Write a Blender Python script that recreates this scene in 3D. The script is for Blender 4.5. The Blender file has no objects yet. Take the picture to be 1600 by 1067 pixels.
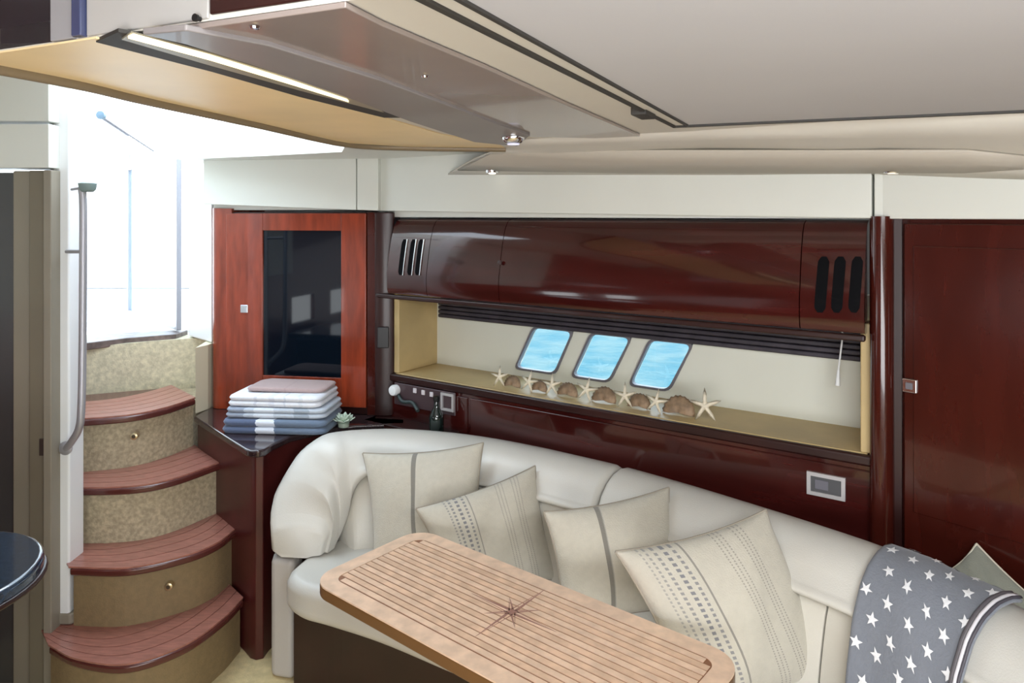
import bpy, bmesh, math, random
from mathutils import Vector
random.seed(7)
SC = bpy.context.scene
COL = SC.collection

# ------------------------------------------------------------------ camera
EYE = 1.68
F = 1120.0
HY = 335.0
cd = bpy.data.cameras.new('camera')
cam = bpy.data.objects.new('camera', cd)
COL.objects.link(cam)
cam.location = (0, 0, EYE)
cam.rotation_euler = (math.radians(90), 0, 0)
cd.sensor_width = 36.0
cd.lens = F / 1600 * 36
cd.shift_y = -(533.5 - HY) / 1600
cd.clip_start = 0.02
cd.clip_end = 600
SC.camera = cam

# ------------------------------------------------------------------ world
wd = bpy.data.worlds.new('sky')
SC.world = wd
wd.use_nodes = True
wn = wd.node_tree
bgn = wn.nodes['Background']
tc = wn.nodes.new('ShaderNodeTexCoord')
sx = wn.nodes.new('ShaderNodeSeparateXYZ')
rmp = wn.nodes.new('ShaderNodeValToRGB')
rmp.color_ramp.elements[0].position = 0.0
rmp.color_ramp.elements[0].color = (0.92, 0.97, 1.0, 1)
rmp.color_ramp.elements[1].position = 1.0
rmp.color_ramp.elements[1].color = (0.60, 0.80, 1.0, 1)
wn.links.new(tc.outputs['Generated'], sx.inputs[0])
wn.links.new(sx.outputs['Z'], rmp.inputs[0])
wn.links.new(rmp.outputs[0], bgn.inputs['Color'])
bgn.inputs['Strength'].default_value = 5.0

def area(name, loc, target, sx_, sy_, power, color=(1, 1, 1), spread=180):
    l = bpy.data.lights.new(name, 'AREA')
    l.shape = 'RECTANGLE'; l.size = sx_; l.size_y = sy_
    l.energy = power; l.color = color
    l.spread = math.radians(spread)
    o = bpy.data.objects.new(name, l)
    COL.objects.link(o)
    o.location = loc
    d = Vector(target) - Vector(loc)
    o.rotation_euler = d.to_track_quat('-Z', 'Y').to_euler()
    return o

# unseen fill light added overhead, brightens the table and sofa
area('overhead_fill', (0.5, 0.1, 1.87), (0.6, 1.2, 0.3), 1.3, 0.6, 54, (0.93, 0.97, 1.0))
# unseen fill light added behind and below the camera, lifts ceiling and fascia
area('rear_fill', (0.0, -1.05, 1.05), (0.2, 1.6, 1.75), 2.2, 1.1, 70, (0.95, 0.97, 1.0))
area('companionway_daylight', (-1.15, 2.75, 2.6), (-1.15, 2.7, 0.5), 0.7, 0.6, 12, (0.95, 0.98, 1.0))
SC.view_settings.view_transform = 'Standard'
SC.view_settings.look = 'None'
SC.view_settings.gamma = 1.0
SC.view_settings.use_curve_mapping = False
SC.view_settings.exposure = 0.0
SC.cycles.max_bounces = 10
SC.cycles.sample_clamp_indirect = 6.0
SC.cycles.caustics_reflective = False
SC.cycles.caustics_refractive = False

# ------------------------------------------------------------------ geometry helpers
def V(*a): return Vector(a)

def at_z(px, py, z):
    d = (EYE - z) * F / (py - HY)
    return V((px - 800) / F * d, d, z)

def at_d(px, py, d):
    return V((px - 800) / F * d, d, EYE - (py - HY) / F * d)

class Frame:
    """a vertical wall plane: s runs along it, t runs into it"""
    def __init__(self, ox, oy, ex, ey):
        l = math.hypot(ex, ey)
        self.o = (ox, oy); self.e = (ex / l, ey / l); self.n = (-ey / l, ex / l)
        if self.n[1] < 0: self.n = (-self.n[0], -self.n[1])
    def p(self, s, t, z):
        return V(self.o[0] + self.e[0] * s + self.n[0] * t, self.o[1] + self.e[1] * s + self.n[1] * t, z)
    def at(self, px, py, t=0.0):
        u = (px - 800) / F
        ox = self.o[0] + self.n[0] * t; oy = self.o[1] + self.n[1] * t
        d = (ox * self.n[0] + oy * self.n[1]) / (u * self.n[0] + self.n[1])
        x = u * d
        s = (x - ox) * self.e[0] + (d - oy) * self.e[1]
        return s, EYE - (py - HY) / F * d

W1 = Frame(-0.59, 3.18, 0.824, -0.566)
W2 = Frame(1.067, 2.04, 0.653, -0.757)
CB = Frame(-1.364, 3.25, 0.779, -0.12)
XY = Frame(0, 0, 1, 0)

def link(o, parent):
    COL.objects.link(o)
    if parent is not None:
        o.parent = parent
        o.matrix_parent_inverse = parent.matrix_world.inverted() if False else o.matrix_parent_inverse
    return o

def mesh(name, vs, fs, mat, parent=None, smooth=False, bevel=0.0, seg=2, solid=0.0, uvs=None, weld=False, sub=0, autosmooth=None):
    me = bpy.data.meshes.new(name)
    off = V(0, 0, 0)
    if parent is not None: off = parent_off.get(parent, V(0, 0, 0))
    me.from_pydata([tuple(Vector(v) - off) for v in vs], [], fs)
    if uvs is not None:
        ul = me.uv_layers.new(name='UVMap')
        for lp in me.loops:
            ul.data[lp.index].uv = uvs[lp.vertex_index]
    bm = bmesh.new(); bm.from_mesh(me)
    if weld: bmesh.ops.remove_doubles(bm, verts=bm.verts, dist=1e-5)
    bmesh.ops.recalc_face_normals(bm, faces=bm.faces)
    bm.to_mesh(me); bm.free()
    for p in me.polygons: p.use_smooth = smooth
    if isinstance(mat, (list, tuple)):
        for m in mat: me.materials.append(m)
    else: me.materials.append(mat)
    o = bpy.data.objects.new(name, me)
    link(o, parent)
    if solid:
        md = o.modifiers.new('solid', 'SOLIDIFY'); md.thickness = solid; md.offset = 0
    if bevel:
        md = o.modifiers.new('bevel', 'BEVEL'); md.width = bevel; md.segments = seg
        md.limit_method = 'ANGLE'; md.angle_limit = math.radians(40)
        for p in me.polygons: p.use_smooth = True
        md.harden_normals = True
    if sub:
        md = o.modifiers.new('sub', 'SUBSURF'); md.levels = sub; md.render_levels = sub
    return o

parent_off = {}
def thing(name, label, cat, loc, group=None, kind=None):
    o = bpy.data.objects.new(name, None)
    o.empty_display_size = 0.1
    COL.objects.link(o)
    o.location = loc
    parent_off[o] = Vector(loc)
    tag(o, label, cat, group, kind)
    return o

def tag(o, label=None, cat=None, group=None, kind=None):
    if label: o['label'] = label
    if cat: o['category'] = cat
    if group: o['group'] = group
    if kind: o['kind'] = kind
    return o

def struct(o, label=None, cat=None):
    return tag(o, label, cat, None, 'structure')

def as_root(o, loc):
    """give a child its own geometry offset record so grandchildren are placed right"""
    parent_off[o] = Vector(loc)
    return o

def sub_off(o):
    """children of a part: same offset as the part (parts sit at local 0)"""
    parent_off[o] = parent_off.get(o.parent, V(0, 0, 0)) if o.parent else V(0, 0, 0)
    return o

BOXF = [(0, 1, 2, 3), (7, 6, 5, 4), (0, 4, 5, 1), (1, 5, 6, 2), (2, 6, 7, 3), (3, 7, 4, 0)]
def fbox(name, fr, s0, s1, t0, t1, z0, z1, mat, parent=None, bevel=0.0, seg=2):
    vs = [fr.p(s0, t0, z0), fr.p(s1, t0, z0), fr.p(s1, t1, z0), fr.p(s0, t1, z0),
          fr.p(s0, t0, z1), fr.p(s1, t0, z1), fr.p(s1, t1, z1), fr.p(s0, t1, z1)]
    return mesh(name, vs, BOXF, mat, parent, bevel=bevel, seg=seg)

def prism(name, poly, z0, z1, mat, parent=None, bevel=0.0, seg=2, smooth=False):
    """poly: list of (x,y) or (x,y) with z0/z1 numbers"""
    n = len(poly)
    vs = [V(p[0], p[1], z0) for p in poly] + [V(p[0], p[1], z1) for p in poly]
    fs = [tuple(range(n)), tuple(range(2 * n - 1, n - 1, -1))]
    fs += [(i, (i + 1) % n, (i + 1) % n + n, i + n) for i in range(n)]
    return mesh(name, vs, fs, mat, parent, bevel=bevel, seg=seg, smooth=smooth)

def plate(name, fr, pts, t0, t1, mat, parent=None, bevel=0.0, seg=2):
    """polygon in a wall plane: pts = (s,z)"""
    n = len(pts)
    vs = [fr.p(s, t0, z) for s, z in pts] + [fr.p(s, t1, z) for s, z in pts]
    fs = [tuple(range(n)), tuple(range(2 * n - 1, n - 1, -1))]
    fs += [(i, (i + 1) % n, (i + 1) % n + n, i + n) for i in range(n)]
    return mesh(name, vs, fs, mat, parent, bevel=bevel, seg=seg)

def grid(name, rows, mat, parent=None, smooth=True, closed_u=False, caps=False, solid=0.0, uvs=False, bevel=0, seg=2):
    nr, nc = len(rows), len(rows[0])
    vs = [p for r in rows for p in r]
    fs = []
    for i in range(nr - 1):
        for j in range(nc - (0 if closed_u else 1)):
            k = (j + 1) % nc
            fs.append((i * nc + j, i * nc + k, (i + 1) * nc + k, (i + 1) * nc + j))
    if caps:
        fs.append(tuple(range(nc))); fs.append(tuple(range((nr - 1) * nc, nr * nc))[::-1])
    uv = None
    if uvs: uv = [(j / (nc - 1), i / (nr - 1)) for i in range(nr) for j in range(nc)]
    o = mesh(name, vs, fs, mat, parent, smooth=smooth, solid=solid, uvs=uv, bevel=bevel, seg=seg)
    if smooth and caps: o.data.set_sharp_from_angle(angle=math.radians(48))
    return o

def catmull(pts, per=8, closed=False):
    out = []
    n = len(pts)
    pts = [Vector(p) for p in pts]
    rng = n if closed else n - 1
    for i in range(rng):
        if closed:
            p0, p1, p2, p3 = pts[(i - 1) % n], pts[i], pts[(i + 1) % n], pts[(i + 2) % n]
        else:
            p1, p2 = pts[i], pts[i + 1]
            p0 = pts[i - 1] if i else p1 * 2 - p2
            p3 = pts[i + 2] if i + 2 < n else p2 * 2 - p1
        for k in range(per):
            t = k / per
            out.append(0.5 * ((2 * p1) + (p2 - p0) * t + (2 * p0 - 5 * p1 + 4 * p2 - p3) * t * t + (3 * p1 - p0 - 3 * p2 + p3) * t ** 3))
    if not closed: out.append(pts[-1])
    return out

def tube(name, pts, r, mat, parent=None, n=10, caps=True, flat=1.0):
    pts = [Vector(p) for p in pts]
    rows = []
    up = V(0, 0, 1)
    prev = None
    for i, p in enumerate(pts):
        a = pts[max(i - 1, 0)]; b = pts[min(i + 1, len(pts) - 1)]
        t = (b - a).normalized()
        if prev is None:
            x = t.cross(up)
            if x.length < 1e-3: x = t.cross(V(1, 0, 0))
        else: x = prev - t * prev.dot(t)
        x.normalize(); prev = x
        y = t.cross(x)
        rr = r[i] if isinstance(r, (list, tuple)) else r
        rows.append([p + x * math.cos(2 * math.pi * k / n) * rr + y * math.sin(2 * math.pi * k / n) * rr * flat for k in range(n)])
    return grid(name, rows, mat, parent, closed_u=True, caps=caps)

def lathe(name, base, prof, mat, parent=None, n=24, axis=V(0, 0, 1)):
    axis = Vector(axis).normalized()
    x = axis.cross(V(0, 0, 1))
    if x.length < 1e-3: x = V(1, 0, 0)
    x.normalize(); y = axis.cross(x)
    rows = [[Vector(base) + axis * h + x * math.cos(2 * math.pi * k / n) * r + y * math.sin(2 * math.pi * k / n) * r for k in range(n)] for r, h in prof]
    return grid(name, rows, mat, parent, closed_u=True, caps=True)

def rrect(w, h, r, n=5, cx=0, cy=0):
    out = []
    for (sx_, sy_, a0) in ((1, 1, 0), (-1, 1, 90), (-1, -1, 180), (1, -1, 270)):
        for k in range(n + 1):
            a = math.radians(a0 + 90 * k / n)
            out.append((cx + sx_ * (w / 2 - r) + r * math.cos(a), cy + sy_ * (h / 2 - r) + r * math.sin(a)))
    return out

# ------------------------------------------------------------------ materials
def principled(name, color, rough=0.5, metal=0.0, coat=0.0, spec=0.5, emit=None, estr=0.0, var=0.0, scale=8.0, bump=0.0, bscale=80.0, stretch=(1, 1, 1), sheen=0.0, vcol2=None):
    m = bpy.data.materials.new(name); m.use_nodes = True
    nt = m.node_tree; b = nt.nodes['Principled BSDF']
    b.inputs['Base Color'].default_value = (*color, 1)
    b.inputs['Roughness'].default_value = rough
    b.inputs['Metallic'].default_value = metal
    b.inputs['Coat Weight'].default_value = coat
    b.inputs['Coat Roughness'].default_value = 0.05
    b.inputs['Specular IOR Level'].default_value = spec
    b.inputs['Sheen Weight'].default_value = sheen
    if emit:
        b.inputs['Emission Color'].default_value = (*emit, 1); b.inputs['Emission Strength'].default_value = estr
    co = nt.nodes.new('ShaderNodeTexCoord')
    mp = nt.nodes.new('ShaderNodeMapping'); mp.inputs['Scale'].default_value = stretch
    nt.links.new(co.outputs['Object'], mp.inputs[0])
    if var > 0:
        nz = nt.nodes.new('ShaderNodeTexNoise'); nz.inputs['Scale'].default_value = scale; nz.inputs['Detail'].default_value = 4
        nt.links.new(mp.outputs[0], nz.inputs['Vector'])
        rp = nt.nodes.new('ShaderNodeValToRGB')
        c2 = vcol2 if vcol2 else tuple(c * (1 - var) for c in color)
        rp.color_ramp.elements[0].color = (*c2, 1); rp.color_ramp.elements[0].position = 0.35
        rp.color_ramp.elements[1].color = (*[min(1, c * (1 + var * .5)) for c in color], 1); rp.color_ramp.elements[1].position = 0.68
        nt.links.new(nz.outputs['Fac'], rp.inputs[0]); nt.links.new(rp.outputs[0], b.inputs['Base Color'])
    if bump > 0:
        nb = nt.nodes.new('ShaderNodeTexNoise'); nb.inputs['Scale'].default_value = bscale; nb.inputs['Detail'].default_value = 3
        nt.links.new(mp.outputs[0], nb.inputs['Vector'])
        bp = nt.nodes.new('ShaderNodeBump'); bp.inputs['Strength'].default_value = bump; bp.inputs['Distance'].default_value = 0.004
        nt.links.new(nb.outputs['Fac'], bp.inputs['Height']); nt.links.new(bp.outputs[0], b.inputs['Normal'])
    return m

cherry = principled('cherry_gloss', (0.052, 0.008, 0.005), rough=0.16, coat=0.5, var=0.2, scale=4, stretch=(5, 5, 1))
cherry_h = principled('cherry_gloss_horizontal', (0.048, 0.007, 0.006), rough=0.12, coat=0.55, spec=0.5, var=0.3, scale=3, stretch=(1, 1, 9))
cherry_lit = principled('cherry_lit', (0.27, 0.042, 0.016), rough=0.2, coat=0.5, var=0.3, scale=5, stretch=(6, 6, 1))  # brighter cherry, companionway light painted into the colour
cherry_dark = principled('cherry_dark', (0.026, 0.006, 0.005), rough=0.35, coat=0.08, var=0.3, scale=5)
cherry_dark2 = principled('cherry_shade_panel', (0.065, 0.011, 0.010), rough=0.3, coat=0.2, var=0.3, scale=5)
black_gloss = principled('black_gloss', (0.003, 0.006, 0.011), rough=0.04, spec=0.35)
dark_counter = principled('dark_stone', (0.035, 0.020, 0.022), rough=0.12, coat=0.6, var=0.4, scale=60)
blue_stone = principled('blue_black_stone', (0.018, 0.034, 0.062), rough=0.18, coat=0.8, var=0.5, scale=90)
leather = principled('cream_leather', (0.62, 0.60, 0.55), rough=0.38, bump=0.15, bscale=300, var=0.04, scale=4)
leather_low = principled('cream_leather_back', (0.62, 0.59, 0.52), rough=0.42, bump=0.15, bscale=300, var=0.05, scale=4)
leather_base = principled('grey_leather', (0.50, 0.47, 0.44), rough=0.5, bump=0.1, bscale=300)
white_panel = principled('white_panel', (0.70, 0.71, 0.66), rough=0.35, var=0.03, scale=2)
white_gel = principled('white_gelcoat', (0.85, 0.87, 0.88), rough=0.25)
cream_panel = principled('cream_headliner', (0.68, 0.64, 0.57), rough=0.45, var=0.04, scale=2)
hatch_grey = principled('hatch_blind_grey', (0.54, 0.53, 0.55), rough=0.55, var=0.03, scale=2)
mauve_gloss = principled('mauve_gloss', (0.30, 0.245, 0.22), rough=0.22, coat=0.35, var=0.12, scale=3)
mauve_grey = principled('mauve_grey', (0.24, 0.215, 0.21), rough=0.4, coat=0.1, var=0.1, scale=3)
soffit_glow = principled('soffit_gold_glow', (0.90, 0.70, 0.40), rough=0.4, var=0.08, scale=4)  # warm glow of the strip light painted into the soffit colour
dark_gap = principled('dark_gap', (0.03, 0.026, 0.022), rough=0.6)
jamb_tan = principled('jamb_tan', (0.19, 0.165, 0.12), rough=0.4, var=0.06, scale=3)
jamb_tan2 = principled('jamb_tan_light', (0.27, 0.24, 0.19), rough=0.4, var=0.06, scale=3)
doorway_dark = principled('doorway_dark', (0.06, 0.06, 0.062), rough=0.25, coat=0.3)
niche_white = principled('niche_white', (0.74, 0.75, 0.66), rough=0.5, var=0.03, scale=3)
niche_tan = principled('niche_tan', (0.54, 0.40, 0.19), rough=0.45, var=0.12, scale=6)
chrome = principled('chrome', (0.80, 0.80, 0.82), rough=0.15, metal=1.0)
steel = principled('stainless', (0.46, 0.46, 0.50), rough=0.45, metal=0.6)
frame_dark = principled('window_frame_dark', (0.16, 0.155, 0.18), rough=0.35)
blind_dark = principled('pleated_blind', (0.045, 0.038, 0.05), rough=0.6, var=0.3, scale=20)
floor_mat = principled('beige_carpet', (0.68, 0.54, 0.29), rough=0.95, bump=0.6, bscale=260, var=0.15, scale=30)
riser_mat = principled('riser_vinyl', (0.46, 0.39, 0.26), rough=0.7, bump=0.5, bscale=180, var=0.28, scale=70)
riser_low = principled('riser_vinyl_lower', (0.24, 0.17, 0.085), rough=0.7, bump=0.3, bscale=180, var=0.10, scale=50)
teak_tread = principled('cherry_teak_tread', (0.36, 0.145, 0.11), rough=0.3, coat=0.3, var=0.22, scale=12, stretch=(2, 8, 2))
teak_edge = principled('dark_nosing', (0.09, 0.022, 0.018), rough=0.25, coat=0.4)
teak = principled('teak_plank', (0.75, 0.51, 0.35), rough=0.42, var=0.18, scale=22, stretch=(1, 1, 1))
teak_b = principled('teak_plank_pale', (0.80, 0.57, 0.41), rough=0.42, var=0.15, scale=26)
caulk = principled('brown_caulk', (0.25, 0.11, 0.055), rough=0.6)
table_edge = principled('table_edge', (0.16, 0.075, 0.025), rough=0.35)
inlay = principled('walnut_inlay', (0.33, 0.17, 0.13), rough=0.4)
glass_lit = None

def glass(name, tint=(0.92, 0.97, 1.0), refl=0.08):
    m = bpy.data.materials.new(name); m.use_nodes = True
    nt = m.node_tree; nt.nodes.clear()
    out = nt.nodes.new('ShaderNodeOutputMaterial')
    tr = nt.nodes.new('ShaderNodeBsdfTransparent'); tr.inputs[0].default_value = (*tint, 1)
    gl = nt.nodes.new('ShaderNodeBsdfGlossy'); gl.inputs['Roughness'].default_value = 0.02
    mx = nt.nodes.new('ShaderNodeMixShader'); mx.inputs[0].default_value = refl
    nt.links.new(tr.outputs[0], mx.inputs[1]); nt.links.new(gl.outputs[0], mx.inputs[2]); nt.links.new(mx.outputs[0], out.inputs[0])
    return m
pane_mat = glass('clear_pane')

def stripes(name, base, bands, weave=260.0, rough=0.9):
    """bands: (u0, u1, colour, dashes along v (0 = solid), strength)"""
    m = principled(name, base, rough=rough, sheen=0.2)
    nt = m.node_tree; b = nt.nodes['Principled BSDF']
    uv = nt.nodes.new('ShaderNodeUVMap'); sp = nt.nodes.new('ShaderNodeSeparateXYZ')
    nt.links.new(uv.outputs[0], sp.inputs[0])
    def math_(op, a, bb, c=None):
        n = nt.nodes.new('ShaderNodeMath'); n.operation = op
        for i, x in enumerate((a, bb)):
            if isinstance(x, (int, float)): n.inputs[i].default_value = x
            else: nt.links.new(x, n.inputs[i])
        return n.outputs[0]
    nz = nt.nodes.new('ShaderNodeTexNoise'); nz.inputs['Scale'].default_value = 55
    co = nt.nodes.new('ShaderNodeTexCoord'); nt.links.new(co.outputs['Object'], nz.inputs['Vector'])
    mx0 = nt.nodes.new('ShaderNodeMixRGB'); mx0.inputs[1].default_value = (*[c * .90 for c in base], 1); mx0.inputs[2].default_value = (*[min(1, c * 1.06) for c in base], 1)
    nt.links.new(nz.outputs['Fac'], mx0.inputs[0])
    cur = mx0.outputs[0]
    for u0, u1, col, dash, st in bands:
        f = math_('MULTIPLY', math_('GREATER_THAN', sp.outputs[0], u0), math_('LESS_THAN', sp.outputs[0], u1))
        if dash:
            f = math_('MULTIPLY', f, math_('GREATER_THAN', math_('SINE', math_('MULTIPLY', sp.outputs[1], dash * 6.283), 0), -0.2))
        f = math_('MULTIPLY', f, st)
        mx = nt.nodes.new('ShaderNodeMixRGB'); mx.inputs[2].default_value = (*col, 1)
        nt.links.new(f, mx.inputs[0]); nt.links.new(cur, mx.inputs[1]); cur = mx.outputs[0]
    nt.links.new(cur, b.inputs['Base Color'])
    wv = nt.nodes.new('ShaderNodeTexNoise'); wv.inputs['Scale'].default_value = weave
    nt.links.new(co.outputs['Object'], wv.inputs['Vector'])
    bp = nt.nodes.new('ShaderNodeBump'); bp.inputs['Strength'].default_value = 0.5; bp.inputs['Distance'].default_value = 0.003
    nt.links.new(wv.outputs['Fac'], bp.inputs['Height']); nt.links.new(bp.outputs[0], b.inputs['Normal'])
    return m

# ================================================================== SETTING
# ---- floor
struct(prism('floor', [(-2.6, -1.2), (2.6, -1.2), (2.6, 4.0), (-2.6, 4.0)], -0.05, 0.0, floor_mat))

# ---- port wall, lower part (below the niche)
sL = W1.at(618, 500)[0]; sR = W1.at(1356, 600)[0]
NZ0, NZ1 = 0.99, 1.345
wp = fbox('wall_port', W1, -0.02, 2.02, 0.0, 0.03, 0.0, NZ0 - 0.02, cherry_h)
struct(wp)
# applied lower panel and rail mouldings on that wall
fbox('panel', W1, 0.04, 0.50, -0.006, 0.0, 0.55, NZ0 - 0.05, cherry_h, wp, bevel=0.003)
fbox('panel', W1, 0.515, 1.97, -0.006, 0.0, 0.55, NZ0 - 0.05, cherry_h, wp, bevel=0.003)
fbox('rail', W1, 0.0, 2.0, -0.016, 0.02, NZ0 - 0.035, NZ0 - 0.003, cherry_dark, wp, bevel=0.008, seg=3)

# ---- the niche behind the sofa: sill, cheeks, lining with three openings, hull beyond
nk = fbox('trim_1', W1, sL, sR, 0.0, 0.27, NZ0 - 0.02, NZ0, niche_tan, bevel=0.004); struct(nk)
struct(fbox('trim_2', W1, sL - 0.01, sL + 0.02, 0.0, 0.27, NZ0, NZ1 + 0.02, niche_tan, bevel=0.004))
struct(fbox('trim_3', W1, sR - 0.02, sR + 0.01, 0.0, 0.27, NZ0, NZ1 + 0.02, niche_tan, bevel=0.004))
TB = 0.255
wins = [[(835, 513), (897, 517), (868, 586), (806, 580)],
        [(925, 522), (988, 527), (953, 594), (894, 588)],
        [(1017, 532), (1084, 538), (1046, 602), (984, 596)]]
WZ0, WZ1 = 1.022, 1.208
holes = []
for w in wins:
    tl = W1.at(*w[0], TB)[0]; tr = W1.at(*w[1], TB)[0]; br = W1.at(*w[2], TB)[0]; bl = W1.at(*w[3], TB)[0]
    holes.append((bl, br, tl, tr))
lin_s0, lin_s1 = sL - 0.06, sR + 0.10
polys = [[(lin_s0, WZ1), (lin_s1, WZ1), (lin_s1, 1.42), (lin_s0, 1.42)],
         [(lin_s0, NZ0 - 0.02), (lin_s1, NZ0 - 0.02), (lin_s1, WZ0), (lin_s0, WZ0)]]
pb, pt = lin_s0, lin_s0
for bl, br, tl, tr in holes:
    polys.append([(pb, WZ0), (bl, WZ0), (tl, WZ1), (pt, WZ1)]); pb, pt = br, tr
polys.append([(pb, WZ0), (lin_s1, WZ0), (lin_s1, WZ1), (pt, WZ1)])
vs, fs = [], []
for p in polys:
    k = len(vs)
    vs += [W1.p(s, TB, z) for s, z in p] + [W1.p(s, TB + 0.03, z) for s, z in p]
    fs += [(k, k + 1, k + 2, k + 3), (k + 7, k + 6, k + 5, k + 4)] + [(k + i, k + (i + 1) % 4, k + 4 + (i + 1) % 4, k + 4 + i) for i in range(4)]
struct(mesh('wall_hull', vs, fs, niche_white))
for i, (bl, br, tl, tr) in enumerate(holes):
    def inset(d):
        return [(bl + d, WZ0 + d * .8), (br - d * .6, WZ0 + d * .8), (tr - d, WZ1 - d * .8), (tl + d * .6, WZ1 - d * .8)]
    def rounded(q, r):
        out = []
        for k in range(4):
            a, b, c = Vector(q[k - 1]), Vector(q[k]), Vector(q[(k + 1) % 4])
            p, n_ = b + (a - b).normalized() * r, b + (c - b).normalized() * r
            for j in range(5):
                t = j / 4
                out.append(tuple((1 - t) ** 2 * p + 2 * t * (1 - t) * b + t * t * n_))
        return out
    outer = rounded(inset(-0.005), 0.03); inner = rounded(inset(0.006), 0.028)
    n = len(outer)
    vs = [W1.p(s, TB - 0.010, z) for s, z in outer] + [W1.p(s, TB - 0.010, z) for s, z in inner] + \
         [W1.p(s, TB + 0.012, z) for s, z in outer] + [W1.p(s, TB + 0.012, z) for s, z in inner]
    fs = []
    for k in range(n):
        j = (k + 1) % n
        fs += [(k, j, n + j, n + k), (2 * n + k, 3 * n + k, 3 * n + j, 2 * n + j), (k, 2 * n + k, 2 * n + j, j), (n + k, n + j, 3 * n + j, 3 * n + k)]
    w = mesh('window_%d' % (i + 1), vs, fs, frame_dark); struct(w)
    plate('pane', W1, inset(-0.004), TB + 0.006, TB + 0.010, pane_mat, w)

# hull skin outside, upper and lower, to keep daylight out of the joinery
struct(fbox('wall_hull_outer', W1, -0.3, 2.6, 0.30, 0.33, -0.05, 1.0, white_gel))
struct(fbox('wall_hull_upper', W1, -0.3, 2.6, 0.30, 0.33, 1.25, 2.15, white_gel))

# ---- forward pilaster and locker wall to its right
pil = thing('trim_4', None, None, W1.p(2.0, 0, 0), kind='structure')
prof = []
for k in range(9):
    a = math.pi * k / 8
    prof.append((2.0 - 0.032 * math.cos(a), -0.012 - 0.034 * math.sin(a)))
rows = [[W1.p(s, t, z) for s, t in [(1.968, 0.05)] + prof + [(2.032, 0.05)]] for z in (0.0, 0.8, 1.675)]
grid('moulding', rows, cherry, pil, closed_u=True, caps=True)
fbox('reveal', W1, 2.032, 2.05, -0.012, 0.05, 0.0, 1.675, cherry_dark, pil)
lk = fbox('wall_port_forward', W2, -0.02, 1.9, 0.02, 0.05, 0.0, 1.68, cherry); struct(lk)

# ---- fascia over the joinery (white) in three panels
def fz(px, yt): return W1.at(px, yt, -0.03)
def fascia(name, fr, s0, s1, zb0, zb1, zt0, zt1, t=-0.03):
    vs = [fr.p(s0, t, zb0), fr.p(s1, t, zb1), fr.p(s1, t + .06, zb1), fr.p(s0, t + .06, zb0),
          fr.p(s0, t, zt0), fr.p(s1, t, zt1), fr.p(s1, t + .06, zt1), fr.p(s0, t + .06, zt0)]
    return struct(mesh(name, vs, BOXF, white_panel, bevel=0.003))
sA = W1.at(1364, 300, -0.03)[0]
fascia('trim_5', W1, -0.05, sA - 0.003, W1.at(592, 329, -.03)[1], W1.at(1360, 341, -.03)[1], 1.96, 1.86)
fascia('trim_6', W1, sA + 0.003, 2.03, W1.at(1370, 342, -.03)[1], 1.667, 1.84, 1.835)
fascia('trim_7', W2, 0.0, 1.9, W2.at(1400, 342, -.03)[1], W2.at(1600, 342, -.03)[1] - .0, 1.835, 1.80)
sB_ = CB.at(557, 300, -.03)[0]
fascia('trim_8', CB, -0.02, sB_ - .002, CB.at(340, 319, -.03)[1], CB.at(556, 328, -.03)[1], 1.96, 1.96)
fascia('trim_21', CB, sB_ + .002, 0.80, CB.at(557, 328, -.03)[1], CB.at(585, 329, -.03)[1], 1.96, 1.96)

struct(fbox('wall_port_top', W1, -0.02, 2.1, 0.02, 0.30, 1.668, 2.1, white_panel))
struct(fbox('wall_aft_top', CB, 0.0, 0.80, 0.02, 0.33, 1.70, 2.1, white_panel))
struct(fbox('wall_aft_hull', CB, 0.0, 1.1, 0.34, 0.37, 0.0, 2.1, white_gel))
# ---- ceiling: main sheet at 1.90
CZ = 1.90
def g(px, py, z=CZ): 
    p = at_z(px, py, z); return (p.x, p.y)
V0 = (-0.77, 1.001)
TANL = [V0, g(120, 125), g(230, 152), g(400, 190), g(540, 222), g(640, 228), g(790, 230)]
COVE_T = [(790, 229, None), (850, 226, 2.2), (1100, 218, 2.0), (1380, 214, 1.75), (1600, 211, 1.58), (1800, 208, 1.45)]
cove = [V(TANL[-1][0], TANL[-1][1], CZ)] + [at_d(px, py, d) for px, py, d in COVE_T[1:]]
# main soffit polygon (near step edge on the left/front; open recess over the galley)
main = TANL + [(0.12, 2.2), (0.50, 1.98), (0.86, 1.77), (1.08, 1.60), (1.27, 1.43), (2.4, 1.2), (2.4, -1.1), (-0.05, -1.1), (-0.05, 0.686), (-0.164, 0.7355), (-0.69, 0.966)]
ceil = prism('ceiling', main, CZ, CZ + 0.03, cream_panel); struct(ceil)
# headliner beyond the lip, sloping down to the fascia
ctop = [V(*TANL[-1], CZ)] + cove[1:]
cbot = [W1.p(W1.at(px, 272, -.03)[0], -0.03, W1.at(px, 272, -.03)[1]) for px in (700, 880, 1120)] + [V(1.035, 2.04, 1.795), W2.p(W2.at(1600, 280, -.03)[0], -.03, W2.at(1600, 279, -.03)[1]), W2.p(0.6, -.03, 1.765)]
rows = []
for k in range(7):
    t = k / 6
    rows.append([a.lerp(b, t) + V(0, 0, 0.012 * math.sin(math.pi * t)) for a, b in zip(ctop, cbot)])
rows.insert(0, [V(a.x - .05, a.y - .12, CZ + 0.004) for a in ctop])
struct(grid('ceiling_cove', rows, cream_panel, solid=0.006))
struct(prism('ceiling_aft', [g(520, 219), g(640, 226), g(790, 228), (0.05, 2.3), (0.02, 2.85), (-0.5, 3.3), (-1.45, 3.4), (-1.42, 3.14), (-1.05, 2.98), (-0.66, 2.78), (-0.58, 2.5)], CZ + 0.022, CZ + 0.05, white_panel))
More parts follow.
